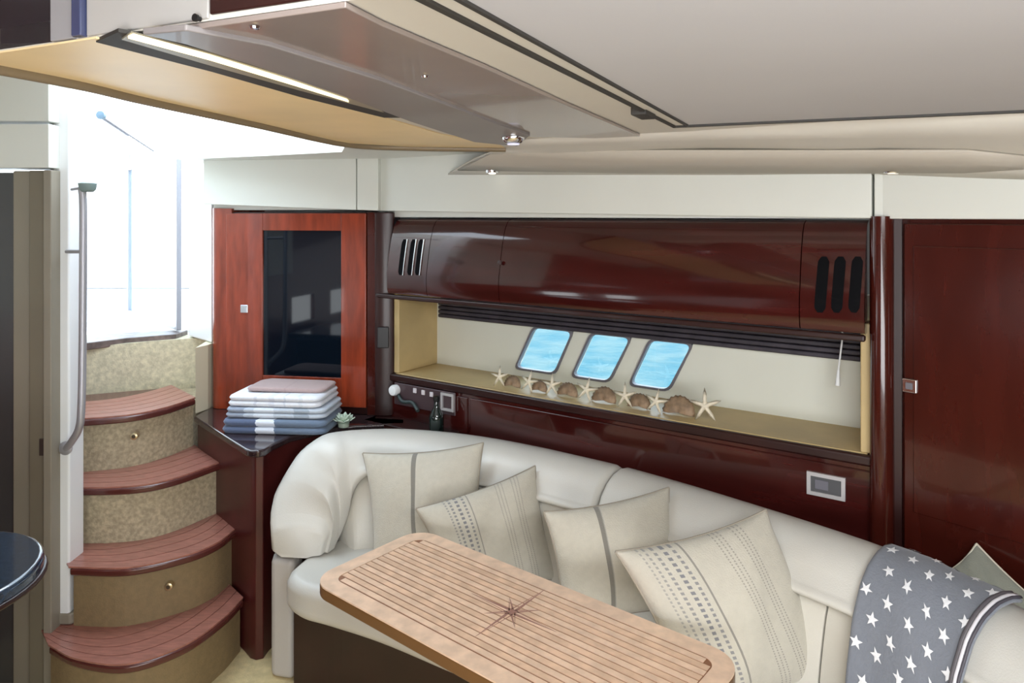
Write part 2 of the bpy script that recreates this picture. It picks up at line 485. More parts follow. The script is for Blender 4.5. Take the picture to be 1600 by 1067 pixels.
# long shallow light trough in the cove
tr = []
for px, yt, yb in ((640, 240, 250), (665, 236, 257), (720, 233, 263), (1000, 231, 266), (1300, 230, 266), (1500, 230, 264), (1592, 240, 256)):
    
    def cv(px, py):
        # point on the cove surface by bisection over t between top and bottom rails
        best = None
        for i in range(len(ctop) - 1):
            for tt in range(0, 21):
                for ff in range(0, 9):
                    a = ctop[i].lerp(ctop[i + 1], ff / 8); b = cbot[i].lerp(cbot[i + 1], ff / 8)
                    q = a.lerp(b, tt / 20) + V(0, 0, 0.012 * math.sin(math.pi * tt / 20))
                    X = 800 + F * q.x / q.y; Y = HY - F * (q.z - EYE) / q.y
                    e = abs(X - px) + 3 * abs(Y - py)
                    if best is None or e < best[0]: best = (e, q)
        return best[1]
    a, b = cv(px, yt), cv(px, yb)
    tr.append([a + V(0, 0, -0.008), a.lerp(b, .5) + V(0, 0, -0.012), b + V(0, 0, -0.008)])
struct(grid('trim_9', tr, principled('cove_trough', (0.52, 0.47, 0.40), rough=0.5), solid=0.006))
# deck above everything but the companionway
struct(prism('ceiling_deck', [(-0.45, -1.15), (2.5, -1.15), (2.5, 1.4), (1.45, 2.3), (0.3, 3.1), (-0.5, 3.6), (-0.5, 0.95)], 2.32, 2.36, white_gel))
struct(prism('ceiling_deck_side', [(-2.6, -1.15), (-0.45, -1.15), (-0.45, 1.02), (-2.6, 1.35)], 2.32, 2.36, white_gel))
# face of the step up to the higher galley ceiling: black, white and cherry facings
SF = Frame(-0.69, 0.966, 0.526, -0.2305)
sf = thing('overhead_cabinet', 'overhead galley cabinet front of black, white and cherry panels in the top left corner', 'cabinet', SF.p(0.2, 0, CZ))
s0 = -0.45
def sfx(px): return SF.at(px, 60)[0]
fbox('panel', SF, s0, sfx(84), -0.0, 0.02, CZ + 0.002, 2.31, principled('black_panel', (0.02, 0.02, 0.025), rough=0.2, coat=.5), sf)
fbox('post', SF, sfx(84) + .001, sfx(120), -0.006, 0.02, CZ + 0.001, 2.31, principled('grey_post', (0.30, 0.29, 0.30), rough=0.3), sf, bevel=.002)
fbox('trim_strip', SF, sfx(122), sfx(137), -0.010, 0.02, CZ + 0.002, 2.31, principled('navy_trim', (0.05, 0.06, 0.13), rough=0.2, coat=.4), sf, bevel=.002)
fbox('door', SF, sfx(138), sfx(328), -0.003, 0.02, CZ + 0.002, 2.31, principled('cabinet_cream_grey', (.42, .40, .38), rough=.35), sf, bevel=.002)
fbox('door', SF, sfx(330), sfx(560), -0.003, 0.02, CZ + 0.006, 2.31, cherry_dark, sf, bevel=.002)
kb = lathe('knob', SF.at(316, 31) and SF.p(SF.at(316, 31)[0], -0.003, SF.at(316, 31)[1]), [(0.003, 0), (0.003, 0.004), (0.0045, 0.005), (0.0045, 0.008)], principled('black_knob', (0.01, 0.01, 0.01), rough=.3), sf, axis=V(-SF.n[0], -SF.n[1], 0))
struct(fbox('wall_step', SF, sfx(560), 0.72, 0.0, 0.02, CZ + .01, 2.31, cream_panel))

# soffit band along the companionway edge, gold glow painted in its colour
TIN = [g(-60, 92), g(150, 64), g(330, 106), g(600, 184), g(700, 214), g(790, 226)]
band = TANL + TIN[::-1][:-1] + [(-0.72, 0.985)]
def gz(z, *pts): return [g(px, py, z) for px, py in pts]
gs = prism('trim_10', TANL + gz(CZ - .003, (780, 226), (690, 210), (600, 184), (470, 146), (330, 104), (230, 76), (150, 60)), CZ - 0.003, CZ - 0.0005, soffit_glow); struct(gs)
struct(prism('trim_11', gz(CZ - .005, (150, 66), (330, 112), (470, 152), (600, 184), (636, 184), (560, 156), (400, 106), (240, 60), (185, 50)), CZ - 0.005, CZ - 0.0005, dark_gap))
# lip along the companionway edge
tube('trim_12', catmull([V(p[0], p[1], CZ - 0.006) for p in TANL], 6), 0.010, principled('lip_brown', (0.20, 0.15, 0.09), rough=.4), n=8)['kind'] = 'structure'
# LED strip
led = thing('strip_light', 'long thin warm strip light in the slot above the golden soffit', 'light', at_z(400, 118, CZ))
warm = principled('led_warm', (1, .9, .6), emit=(1.0, 0.86, 0.52), estr=1.6)
mesh_ = prism('diffuser', gz(CZ - .010, (200, 60), (330, 95), (450, 131), (545, 160), (542, 157), (450, 126), (330, 89), (208, 56)), CZ - 0.010, CZ - 0.007, warm, led)
prism('channel', gz(CZ - .007, (190, 62), (330, 103), (470, 142), (600, 176), (585, 164), (470, 126), (330, 84), (205, 51)), CZ - 0.007, CZ - 0.005, principled('led_channel', (.30, .27, .20), rough=.4), led)
# glossy ceiling valances next to it
struct(prism('trim_13', gz(CZ - .014, (222, 54), (290, 48), (420, 72), (600, 128), (760, 188), (828, 212), (808, 229), (740, 222), (640, 190), (540, 152), (400, 104), (290, 70)), CZ - 0.014, CZ - 0.006, mauve_grey, bevel=0.002))
struct(prism('trim_14', gz(CZ - .008, (296, 47), (540, 12), (600, 42), (760, 108), (880, 162), (1000, 213), (930, 216), (830, 214), (760, 190), (600, 126), (430, 74)), CZ - 0.008, CZ - 0.001, mauve_gloss, bevel=0.0015))
tipc = thing('valance_end_cap', 'small chrome end cap at the pointed tip of the ceiling valance', 'light', at_z(800, 215, CZ - 0.04))
tp = at_z(802, 214, CZ - 0.015)
lathe('housing', tp + V(0, 0, -0.018), [(0.004, 0), (0.022, 0.002), (0.03, 0.012), (0.03, 0.018)], chrome, tipc)
lathe('lens', tp + V(0, 0, -0.021), [(0.002, 0), (0.015, 0.0), (0.017, 0.003)], principled('lens', (.6, .6, .8), rough=.1, emit=(.8, .8, 1), estr=.5), tipc)  # glowing disc paints the bluish highlight on the end cap
for px, py in ((664, 119), (398, 42)):
    p = at_z(px, py, CZ - 0.009)
    o = lathe('screw_cap', p + V(0, 0, -0.003), [(0.001, 0), (0.005, 0.0005), (0.006, 0.003)], chrome, None, n=12)
    tag(o, 'tiny metal stud set in the glossy ceiling valance, ' + ('nearer its pointed tip' if px > 500 else 'at its wide upper end'), 'fastener', 'studs in the ceiling valance')

# hatch blind: large pale rectangle with dark seams
hc = V(*g(1052, 191), 0); he1 = (V(*g(690, 0), 0) - hc).normalized(); he2 = (V(*g(1600, 166), 0) - hc).normalized()
def hp(a, b): v = hc + he1 * a + he2 * b; return (v.x, v.y)
hb = thing('roof_hatch', 'large pale grey hatch blind with dark edge seams in the ceiling', 'hatch', hc + V(0, 0, CZ))
prism('blind', [hp(0.075, 0.03), hp(0.075, 1.3), hp(1.9, 1.3), hp(1.9, 0.03)], CZ - 0.010, CZ - 0.002, hatch_grey, hb)
prism('seam', [hp(0.0, 0.0), hp(0.012, 0.0), hp(1.9, 0.0), hp(1.9, 0.009), hp(0.012, .009), hp(0.0, .009)], CZ - 0.014, CZ - 0.001, dark_gap, hb)
prism('seam', [hp(0.03, 0.034), hp(1.9, 0.034), hp(1.9, 0.040), hp(0.03, .040)], CZ - 0.014, CZ - 0.001, dark_gap, hb)
prism('seam', [hp(0.0, 0.0), hp(0.0, 1.3), hp(0.020, 1.3), hp(0.016, 0.0)], CZ - 0.014, CZ - 0.001, dark_gap, hb)
prism('blind_edge', [hp(0.020, 0.040), hp(0.022, 1.3), hp(0.075, 1.3), hp(0.075, .040)], CZ - 0.010, CZ - 0.002, hatch_grey, hb)
prism('frame', [hp(-0.02, 0.009), hp(0.03, 0.034), hp(1.9, 0.034), hp(1.9, 0.009)], CZ - 0.010, CZ - 0.002, cream_panel, hb)
prism('latch', [hp(.22, -0.02), hp(.22, .012), hp(.3, .012), hp(.3, -0.02)], CZ - 0.02, CZ - 0.002, dark_gap, hb, bevel=.003)

# downlights in the cove
for px, py, lab in ((762, 264, 'small lit round downlight over the left of the sofa wall'), (1392, 262, 'small round downlight with dark centre above the tall pilaster')):
    q = cv(px, py)
    d = thing('downlight', lab, 'light', q, 'downlights in the ceiling cove')
    lathe('bezel', q + V(0, 0, -0.016), [(0.012, 0), (0.024, 0.001), (0.026, 0.006), (0.026, 0.016)], chrome, d)
    lathe('lens', q + V(0, 0, -0.018), [(0.002, 0), (0.013, 0.0), (0.014, 0.003)], principled('downlight_lens', (1, .95, .85), emit=(1, .93, .8), estr=6 if px < 900 else 0.3), d)

# ================================================================== AFT LEFT: bulkhead, doorway
def jx0(px, d=2.55): return (px - 800) / F * d
col_ = thing('wall_aft_column', None, None, (-1.61, 2.56, 0.22), kind='structure')
fbox('column', XY, jx0(82), -1.575, 2.55, 2.64, 0.225, 2.3, white_gel, col_, bevel=0.008, seg=3)
cb_ = [(-1.70, 2.545), (-1.57, 2.545), (-1.545, 2.57), (-1.55, 2.70), (-1.70, 2.70)]
prism('foot', cb_, 0.221, 0.262, jamb_tan2, col_, bevel=0.008, seg=3)
struct(prism('ceiling_light_blocker', [(-2.6, 1.0), (-0.75, 1.0), (-0.62, 1.6), (-0.60, 2.15), (-1.50, 2.35), (-1.60, 2.56), (-2.6, 2.62)], 2.25, 2.29, white_panel))  # unseen cover, widened to keep skylight off the aft header panels
# companionway port side wall behind the column
struct(mesh('wall_companionway', [V(-1.645, 2.62, 0), V(-2.12, 3.38, 0), V(-2.15, 3.36, 0), V(-1.675, 2.60, 0),
                                   V(-1.645, 2.62, 2.3), V(-2.12, 3.38, 2.3), V(-2.15, 3.36, 2.3), V(-1.675, 2.60, 2.3)], BOXF, white_panel))
# door jamb, stepped, with latch plate
def jx(px, d=2.5): return (px - 800) / F * d
jb = thing('door_1', None, None, (jx(50), 2.5, 0), kind='structure')
fbox('jamb', XY, jx(67, 2.50), jx(80, 2.50), 2.50, 2.63, 0.0, 1.835, jamb_tan2, jb, bevel=0.004)
fbox('jamb', XY, jx(45, 2.52), jx(67, 2.50) - .001, 2.52, 2.63, 0.0, 1.835, jamb_tan, jb, bevel=0.004)
fbox('jamb', XY, jx(20, 2.545), jx(45, 2.52) - .001, 2.545, 2.63, 0.0, 1.835, jamb_tan2, jb, bevel=0.004)
fbox('strike_plate', XY, jx(57), jx(65), 2.514, 2.522, EYE - (714 - HY) / F * 2.5, EYE - (688 - HY) / F * 2.5, principled('strike', (.05, .035, .03), rough=.3), jb)
fbox('doorway_sheet', XY, -2.5, jx(20, 2.545) - .002, 2.57, 2.60, 0.0, 1.83, doorway_dark, jb)  # dark sheet closes the doorway in place of the dark room beyond
hd = fbox('wall_aft_header', XY, -2.6, jx(79), 2.49, 2.62, EYE + (HY - 190) / F * 2.5, 2.3, white_panel, bevel=.003); struct(hd)
struct(fbox('wall_aft_panel', XY, -2.6, jx(79), 2.49, 2.62, 1.842, EYE + (HY - 194) / F * 2.5, white_panel, bevel=.003))
# galley counter at the left edge
gc = thing('galley_counter', 'rounded end of a blue-black stone galley counter at the left edge', 'counter', (-1.25, 1.6, 0))
ctr = (-1.300, 1.565); R_ = 0.235
arc = [(ctr[0] + R_ * math.cos(math.radians(a)), ctr[1] + R_ * math.sin(math.radians(a))) for a in range(-80, 96, 8)]
prism('worktop', arc + [(-1.95, 1.83), (-1.95, 1.33)], 0.852, 0.889, blue_stone, gc, bevel=0.012, seg=4)
arc2 = [(ctr[0] - 0.02 + (R_ - .03) * math.cos(math.radians(a)), ctr[1] + (R_ - .03) * math.sin(math.radians(a))) for a in range(-80, 96, 8)]
tube('edge_band', [V(ctr[0] + (R_ - .0) * math.cos(math.radians(a)), ctr[1] + (R_) * math.sin(math.radians(a)), 0.856) for a in range(-80, 96, 8)], 0.007, cherry_dark, gc, n=8)
ar3 = [(ctr[0] - 0.165 + (.10) * math.cos(math.radians(a)), ctr[1] + (.10) * math.sin(math.radians(a))) for a in range(-80, 96, 16)]
prism('cabinet', ar3 + [(-1.93, 1.76), (-1.93, 1.42)], 0.0, 0.850, cherry_dark, gc, bevel=0.01)

# rest of the cabin shell around and behind the camera
struct(fbox('wall_forward', XY, -2.6, 2.6, -1.15, -1.10, 0, 2.32, cream_panel))
# starboard wall with two portlights
sw = Frame(-2.0, 1.9, 0, -1)
def swb(a, b, z0, z1): return (a, b, z0, z1)
vs, fs = [], []
holesS = [(0.50, 0.72), (0.80, 1.04)]
for (y0, y1, z0, z1) in [(-1.2, 2.6, 0, 0.93), (-1.2, 2.6, 1.11, 2.32), (-1.2, 0.97, .93, 1.11), (1.22, 1.44, .93, 1.11), (1.71, 2.6, .93, 1.11)]:
    k = len(vs)
    vs += [V(-2.03, y0, z0), V(-2.0, y0, z0), V(-2.0, y1, z0), V(-2.03, y1, z0), V(-2.03, y0, z1), V(-2.0, y0, z1), V(-2.0, y1, z1), V(-2.03, y1, z1)]
    fs += [tuple(k + i for i in f) for f in BOXF]
struct(mesh('wall_starboard', vs, fs, principled('starboard_cherry', (0.16, 0.03, 0.018), rough=.3, coat=.4)))
struct(fbox('wall_starboard_reflector', XY, -2.0, -1.985, 1.72, 2.55, 1.28, 2.25, white_panel, bevel=.003))  # unseen white panel added to reflect in the overhead locker gloss
struct(fbox('wall_right', XY, 2.25, 2.30, -1.15, 1.0, 0, 2.32, cherry))

# ================================================================== COMPANIONWAY STEPS
st = thing('companionway_steps', 'curved flight of cherry topped steps with vinyl faces up to the cockpit', 'stairs', (-1.3, 2.7, 0))
fronts = [
    (0.22, [(76, 1008), (120, 1030), (200, 1038), (290, 1008), (350, 966), (381, 934)]),
    (0.44, [(108, 886), (200, 887), (290, 868), (340, 848), (369, 826)]),
    (0.66, [(100, 762), (200, 760), (270, 748), (345, 722)]),
    (0.88, [(100, 656), (200, 648), (260, 636), (306, 621)])]
for i, (z, pts) in enumerate(fronts):
    fp = [at_z(px, py, z) for px, py in pts]
    arc = catmull([V(p.x, p.y, 0) for p in fp], 6)
    a = [(p.x, p.y) for p in arc]
    back = 3.46
    cx = sum(p[0] for p in a) / len(a)
    dv = (-0.68, 0.73)
    def sh(poly, d): return [(p[0] + dv[0] * d, p[1] + dv[1] * d) for p in poly]
    ins = sh(a, 0.036)
    ins[0] = (a[0][0] + .0, ins[0][1])
    lft = [(ins[0][0], 2.66), (-1.67, 2.67), (-2.0, 3.3), (-1.9, 3.40)] if i < 2 else [(-2.0, 3.3), (-1.9, 3.40)]
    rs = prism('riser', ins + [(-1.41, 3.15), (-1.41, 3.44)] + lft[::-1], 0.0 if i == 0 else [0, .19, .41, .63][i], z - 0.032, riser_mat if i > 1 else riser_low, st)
    lft2 = [(a[0][0], 2.66), (-1.67, 2.67), (-1.75, 2.85)] if i < 2 else [(-1.93, 3.2)]
    ed = prism('tread', a + [(a[-1][0] - .20, a[-1][1] + 0.215)] + lft2[::-1], z - 0.032, z - 0.006, teak_edge, st, bevel=0.008, seg=3)
    sub_off(ed)
    bw = 0.064
    for k in range(5):
        o0 = sh(a, 0.006 + k * bw); o1 = sh(a, 0.006 + (k + 1) * bw - 0.004)
        if i < 2:
            o0 = [(max(x, -1.70), y) for x, y in o0]; o1 = [(max(x, -1.70 + .0001 * q), y) for q, (x, y) in enumerate(o1)]
        poly = o0 + o1[::-1]
        N = len(poly); m = len(o0)
        vsb = [V(p[0], p[1], z - 0.006) for p in poly] + [V(p[0], p[1], z) for p in poly]
        fsb = []
        for q in range(m - 1):
            fsb += [(q, q + 1, N - 2 - q, N - 1 - q), (N + q, N + N - 1 - q, N + N - 2 - q, N + q + 1)]
        fsb += [(q, q + N, (q + 1) % N + N, (q + 1) % N) for q in range(N)]
        mesh('board', vsb, fsb, teak_tread, ed)
# courtesy lights in two risers
for px, py, d in ((263, 917, 2.60), (209, 682, 2.87)):
    p = at_d(px, py, d - 0.012)
    c = lathe('courtesy_light', p + V(0, 0.0, 0), [(0.014, -0.02), (0.014, 0), (0.010, 0.002), (0.004, 0.0025)], principled('courtesy_brass', (.62, .5, .3), rough=.3, metal=.8), st, n=20, axis=V(0.08, -1, 0))
    sub_off(c)
    lathe('lens', p + V(0, -0.002, 0), [(0.008, -0.001), (0.007, 0.0015)], principled('courtesy_dark', (.06, .04, .02)), c, n=12, axis=V(0.08, -1, 0))
# top riser and sill
tr_ = [(-1.94, 3.19), (-1.70, 3.36), (-1.54, 3.44), (-1.36, 3.46)]
struct(prism('trim_15', tr_ + [(-1.36, 3.62), (-2.1, 3.62), (-2.12, 3.24)], 0.0, 1.085, principled('sill_riser', (0.62, 0.56, 0.40), rough=.8, bump=.5, bscale=150, var=.22, scale=50)))
sl = [at_z(112, 541, 1.10), at_z(200, 530, 1.10), at_z(276, 524, 1.10)]
struct(prism('trim_16', [(p.x, p.y - .01) for p in sl] + [(sl[2].x, sl[2].y + .12), (sl[0].x, sl[0].y + .3)], 1.075, 1.108, principled('sill_bar', (.16, .12, .11), rough=.4, var=.4, scale=30), bevel=.004))
# white corner post between opening and cabinet
struct(prism('wall_companionway_post', [(-1.56, 3.46), (-1.375, 3.28), (-1.372, 3.60), (-1.56, 3.62)], 1.09, 2.0, white_gel, bevel=.01))
struct(prism('trim_17', [(-1.40, 3.17), (-1.374, 3.24), (-1.374, 3.45), (-1.44, 3.45)], 0.80, 1.09, principled('corner_cream', (.62, .57, .42), rough=.6)))

# handrail
hr = thing('handrail', 'vertical stainless steel grab rail beside the companionway steps', 'rail', at_d(128, 690, 2.5))
pts = [at_d(128, 292, 2.5), at_d(130, 320, 2.5), at_d(130, 400, 2.5), at_d(129, 550, 2.5), at_d(127, 640, 2.5), at_d(123, 670, 2.505), at_d(113, 688, 2.52), at_d(104, 700, 2.548)]
tube('rail', catmull(pts, 5), 0.0125, steel, hr, n=12)
tube('bracket', [at_d(130, 393, 2.5), at_d(104, 393, 2.55)], 0.007, steel, hr, n=8)
lathe('rose', at_d(103, 700, 2.549), [(0.024, 0), (0.024, 0.005), (0.014, 0.01)], steel, hr, n=16, axis=V(0, -1, 0))
lathe('cap', at_d(137, 300, 2.5), [(0.018, 0), (0.026, 0.008), (0.03, 0.03), (0.014, 0.036)], principled('cap_green_grey', (.22, .30, .30), rough=.4), hr, n=16)
tube('stay', [at_d(137, 292, 2.5), at_d(112, 296, 2.55)], 0.005, steel, hr, n=8)

# glazed companionway door standing open
dg = thing('glass_door', 'white framed glazed companionway door standing open onto the bright cockpit', 'door', (-1.62, 3.6, 1.11))
A_ = V(-1.62, 3.49, 0); B_ = V(-2.20, 4.12, 0)
DF = Frame(B_.x, B_.y, A_.x - B_.x, A_.y - B_.y)
Ld = (A_ - B_).length
alu = principled('grey_aluminium', (.33, .33, .37), rough=.3, metal=.3)
fbox('stile', DF, Ld - .022, Ld, -.012, .012, 1.115, 1.95, alu, dg, bevel=.004)
fbox('stile', DF, 0, .018, -.012, .012, 1.115, 1.95, alu, dg, bevel=.004)
fbox('rail', DF, .019, Ld - .023, -.012, .012, 1.115, 1.133, alu, dg, bevel=.004)
fbox('rail', DF, .019, Ld - .023, -.012, .012, 1.932, 1.95, alu, dg, bevel=.004)
fbox('pane', DF, .019, Ld - .023, -.003, .003, 1.134, 1.931, pane_mat, dg)
# hatch strut and small fittings up in the opening
gsn = thing('gas_strut', 'thin grey gas strut hanging across the open companionway hatch', 'strut', at_d(160, 180, 2.7))
tube('rod', [at_d(158, 182, 2.7), at_d(240, 236, 3.1)], 0.004, alu, gsn, n=8)
tube('cylinder', [at_d(158, 182, 2.7), at_d(200, 210, 2.9)], 0.008, alu, gsn, n=8)
lathe('pivot', at_d(158, 180, 2.7), [(0.004, -.01), (0.016, -.008), (0.016, .008), (0.004, .01)], principled('pivot_blue', (.18, .28, .38), rough=.3), gsn, n=14, axis=V(0, -1, 0))

# cockpit outside
struct(prism('floor_cockpit', [(-2.1, 3.62), (-1.36, 3.62), (-0.6, 6.8), (-5.2, 6.8), (-5.2, 3.9), (-2.3, 3.9)], 1.04, 1.095, white_gel))
ck = fbox('cockpit_seat', XY, -3.6, -1.2, 5.6, 6.4, 1.096, 1.45, white_gel, None, bevel=.05, seg=4)
tag(ck, 'white moulded cockpit seat seen through the open companionway', 'seat')
cw = fbox('wall_cockpit', XY, -5.2, -0.6, 6.8, 6.9, 1.05, 1.75, white_gel, None, bevel=.03); struct(cw)
sr = thing('guard_rail', 'stainless guard rail of the cockpit beyond the companionway', 'rail', (-3.4, 6.85, 1.75))
for x in (-4.4, -3.66, -2.9, -2.1):
    tube('post', [V(x, 6.85, 1.74), V(x, 6.85, 2.25)], 0.014, alu, sr, n=8)
tube('top_rail', [V(-4.7, 6.85, 2.25), V(-1.8, 6.85, 2.25)], 0.016, alu, sr, n=8)
# the sea outside
sea = bpy.data.materials.new('sea_water'); sea.use_nodes = True
nt = sea.node_tree; b = nt.nodes['Principled BSDF']
b.inputs['Roughness'].default_value = 0.6; b.inputs['Specular IOR Level'].default_value = 0.04
nz = nt.nodes.new('ShaderNodeTexNoise'); nz.inputs['Scale'].default_value = 2.2; nz.inputs['Detail'].default_value = 5
co = nt.nodes.new('ShaderNodeTexCoord'); nt.links.new(co.outputs['Object'], nz.inputs['Vector'])
rp = nt.nodes.new('ShaderNodeValToRGB'); rp.color_ramp.elements[0].position = .38; rp.color_ramp.elements[1].position = .62
rp.color_ramp.elements[0].color = (.06, .165, .185, 1); rp.color_ramp.elements[1].color = (.14, .21, .20, 1)
nt.links.new(nz.outputs['Fac'], rp.inputs[0]); nt.links.new(rp.outputs[0], b.inputs['Base Color'])
bp = nt.nodes.new('ShaderNodeBump'); bp.inputs['Strength'].default_value = .6; bp.inputs['Distance'].default_value = .15
nt.links.new(nz.outputs['Fac'], bp.inputs['Height']); nt.links.new(bp.outputs[0], b.inputs['Normal'])
q0, q1, q2, q3 = W1.p(-1.0, 0.5, .1), W1.p(60, 0.5, .1), W1.p(60, 150, .1), W1.p(-60, 150, .1)
sw_ = mesh('sea', [q0, q1, q2, q3], [(0, 1, 2, 3)], sea); tag(sw_, 'pale turquoise sea seen through the three portlights', 'sea', kind='structure')

# ================================================================== LEFT CABINET with smoked glass door
lc = thing('glass_door_cabinet', 'cherry corner cabinet with a black glass door above the dark counter', 'cabinet', CB.p(0.4, 0, 0.82))
CZ0, CZ1 = 0.802, 1.715
cl = 0.03; cr = 0.765
# rounded left edge
rows = []
prf = [(0.10, 0.0), (0.055, -0.001), (0.03, -0.004), (0.012, .002), (0.0, .012), (-0.012, .035), (-0.018, .07), (-0.018, .30), (0.10, .30)]
ztop = lambda s: CZ1 - 0.03 * 0 + (-.022) * s
rows = [[CB.p(s, t, z if z < 1 else ztop(s) - .006) for s, t in prf] for z in (CZ0, 1.2, CZ1)]
grid('corner_post', rows, cherry_lit, lc, closed_u=True, caps=True, smooth=True)
fbox('carcass', CB, 0.10, cr - .02, 0.012, 0.16, CZ0, 1.69, cherry_dark, lc)
# door: stiles, rails and glass
gx0, gz1 = CB.at(412, 360); gx1, gz0 = CB.at(534, 590)
dx0 = CB.at(345, 400)[0] + .03; dx1 = CB.at(573, 400)[0]
dz0, dz1 = 0.835, 1.685
dr = thing_door = fbox('door', CB, dx0, gx0, -0.010, 0.010, dz0, dz1, cherry_lit, lc, bevel=.003)
sub_off(dr)
fbox('stile', CB, gx1, dx1, -0.010, 0.010, dz0, dz1, cherry_lit, dr, bevel=.003)
fbox('rail', CB, gx0, gx1, -0.010, 0.010, gz1, dz1, cherry_lit, dr, bevel=.002)
fbox('rail', CB, gx0, gx1, -0.010, 0.010, dz0, gz0, cherry_lit, dr, bevel=.002)
fbox('glass', CB, gx0, gx1, -0.001, 0.008, gz0, gz1, black_gloss, dr)
ks, kz = CB.at(384, 482)
lt = fbox('latch', CB, ks - .018, ks + .018, -0.016, -0.010, kz - .018, kz + .018, chrome, dr, bevel=.003)
fbox('side_stile', CB, dx1 + .004, 0.785, -0.006, 0.012, CZ0, 1.69, cherry, lc, bevel=.003)
# dark corner column between cabinet and sofa wall
struct(prism('trim_18', [(-0.60, 3.125), (-0.585, 3.12), (-0.545, 3.115), (-0.515, 3.128), (-0.52, 3.34), (-0.60, 3.34)], 0.802, 1.69, cherry_dark, bevel=.006))
pb_ = at_d(600, 527, 3.11)
sp_ = fbox('switch_plate', XY, pb_.x - .028, pb_.x + .022, 3.098, 3.108, pb_.z - .045, pb_.z + .045, principled('black_plastic', (.012, .012, .014), rough=.3), None, bevel=.004)
tag(sp_, 'small black switch plate on the dark corner column', 'switch')

# counter cabinet under it (wedge between steps and sofa)
cc = thing('corner_counter', 'dark topped cherry counter cabinet between the steps and the sofa', 'counter', (-1.0, 2.95, 0))
top = [(-1.385, 3.165), (-1.388, 3.125), (-1.00, 2.69), (-0.975, 2.672), (-0.945, 2.67), (-0.925, 2.69), (-0.915, 2.75), (-0.88, 2.85), (-0.80, 2.93), (-0.66, 2.99), (-0.45, 3.02), (-0.46, 3.08), (-0.585, 3.105), (-0.60, 3.40), (-1.36, 3.40)]
prism('worktop', top, 0.772, 0.800, dark_counter, cc, bevel=.008, seg=3)
body = [(-1.372, 3.16), (-1.375, 3.135), (-0.99, 2.712), (-0.965, 2.70), (-0.94, 2.71), (-0.935, 2.76), (-0.90, 2.86), (-0.82, 2.95), (-0.68, 3.01), (-0.60, 3.10), (-1.36, 3.22)]
prism('carcass', body, 0.0, 0.770, cherry_dark2, cc, bevel=.004)

# ================================================================== UPPER CABINET along the port wall
uc = thing('overhead_locker', 'long glossy cherry overhead locker above the portlight niche', 'cabinet', W1.p(1.0, -0.03, 1.34))
upro = [(0.24, 1.338), (-0.035, 1.338), (-0.050, 1.343), (-0.056, 1.36), (-0.058, 1.39), (-0.058, 1.42), (-0.056, 1.44), (-0.049, 1.48), (-0.040, 1.53), (-0.029, 1.58), (-0.014, 1.625), (0.004, 1.652), (0.03, 1.662), (0.24, 1.662)]
cuts = [W1.at(606, 400, -.05)[0], W1.at(668, 400, -.05)[0], W1.at(781, 400, -.05)[0], W1.at(1250, 430, -.05)[0], 1.962]
def ucs(z):
    for (t0, z0), (t1, z1) in zip(upro[1:], upro[2:]):
        if z0 <= z <= z1: return t0 + (t1 - t0) * (z - z0) / max(z1 - z0, 1e-6)
    return 0
nm = ['vent_panel', 'door', 'door', 'vent_panel']
ups = []
for i in range(4):
    a, b_ = cuts[i] + .0015, cuts[i + 1] - .0015
    rows = [[W1.p(s, t, z) for t, z in upro] for s in (a, a + .02, (a + b_) / 2, b_ - .02, b_)]
    o = grid(nm[i], rows, cherry_h, uc, closed_u=True, caps=True, smooth=True, bevel=0.0)
    sub_off(o); ups.append(o)
fbox('light_rail', W1, 0.03, 1.962, -0.052, -0.030, 1.318, 1.337, cherry_dark, uc, bevel=.006, seg=3)
def slot(px0, px1, yt, yb, lean, parent, mat, frame):
    s0, z1 = W1.at(px0, yt, -.058); s1, z0 = W1.at(px1, yb, -.058)
    w = abs(s1 - s0)
    pts = rrect(w, z1 - z0, w * .3, 3, (s0 + s1) / 2, (z0 + z1) / 2)
    pts = [(s + lean * (z - z0), z) for s, z in pts]
    zlo, zhi = min(z for _, z in pts), max(z for _, z in pts)
    sc_ = (s0 + s1) / 2
    rows_ = []
    for k in range(13):
        z = zlo + (zhi - zlo) * k / 12
        e = min(1, min(k, 12 - k) / 1.5); hw = w / 2 * (.45 + .55 * math.sqrt(max(0, 1 - (1 - e) ** 2)))
        cs = sc_ + lean * (z - z0)
        rows_.append([W1.p(cs - hw, ucs(z) + .004, z), W1.p(cs - hw, ucs(z) - .0015, z), W1.p(cs + hw, ucs(z) - .0015, z), W1.p(cs + hw, ucs(z) + .004, z)])
    grid('vent_slot', rows_, mat, parent, caps=True, closed_u=True, smooth=False)
    if frame:
        tube('slot_trim', [W1.p(sc_ + w / 2 + .004, ucs(z0 + f * (z1 - z0)) - .002, z0 + f * (z1 - z0)) for f in (0, .25, .5, .75, 1)], .003, chrome, parent, n=6)
vblack = principled('vent_black', (.003, .003, .004), rough=.7, spec=.08)  # black colour gives the proud slot faces their look of shaded depth
for a in (622, 636, 648): slot(a, a + 7, 374, 430, 0.0, ups[0], vblack, True)
for a in (1272, 1298, 1325): slot(a, a + 18, 401, 489, 0.045, ups[3], vblack, False)
p = W1.p(W1.at(781, 410, -.058)[0], -.059, W1.at(781, 410, -.058)[1])
lathe('lock', p, [(0.008, -.002), (0.008, .003), (0.003, .004)], principled('lock_dark', (.1, .08, .08), rough=.3, metal=.6), ups[2], n=14, axis=V(-W1.n[0], -W1.n[1], 0))
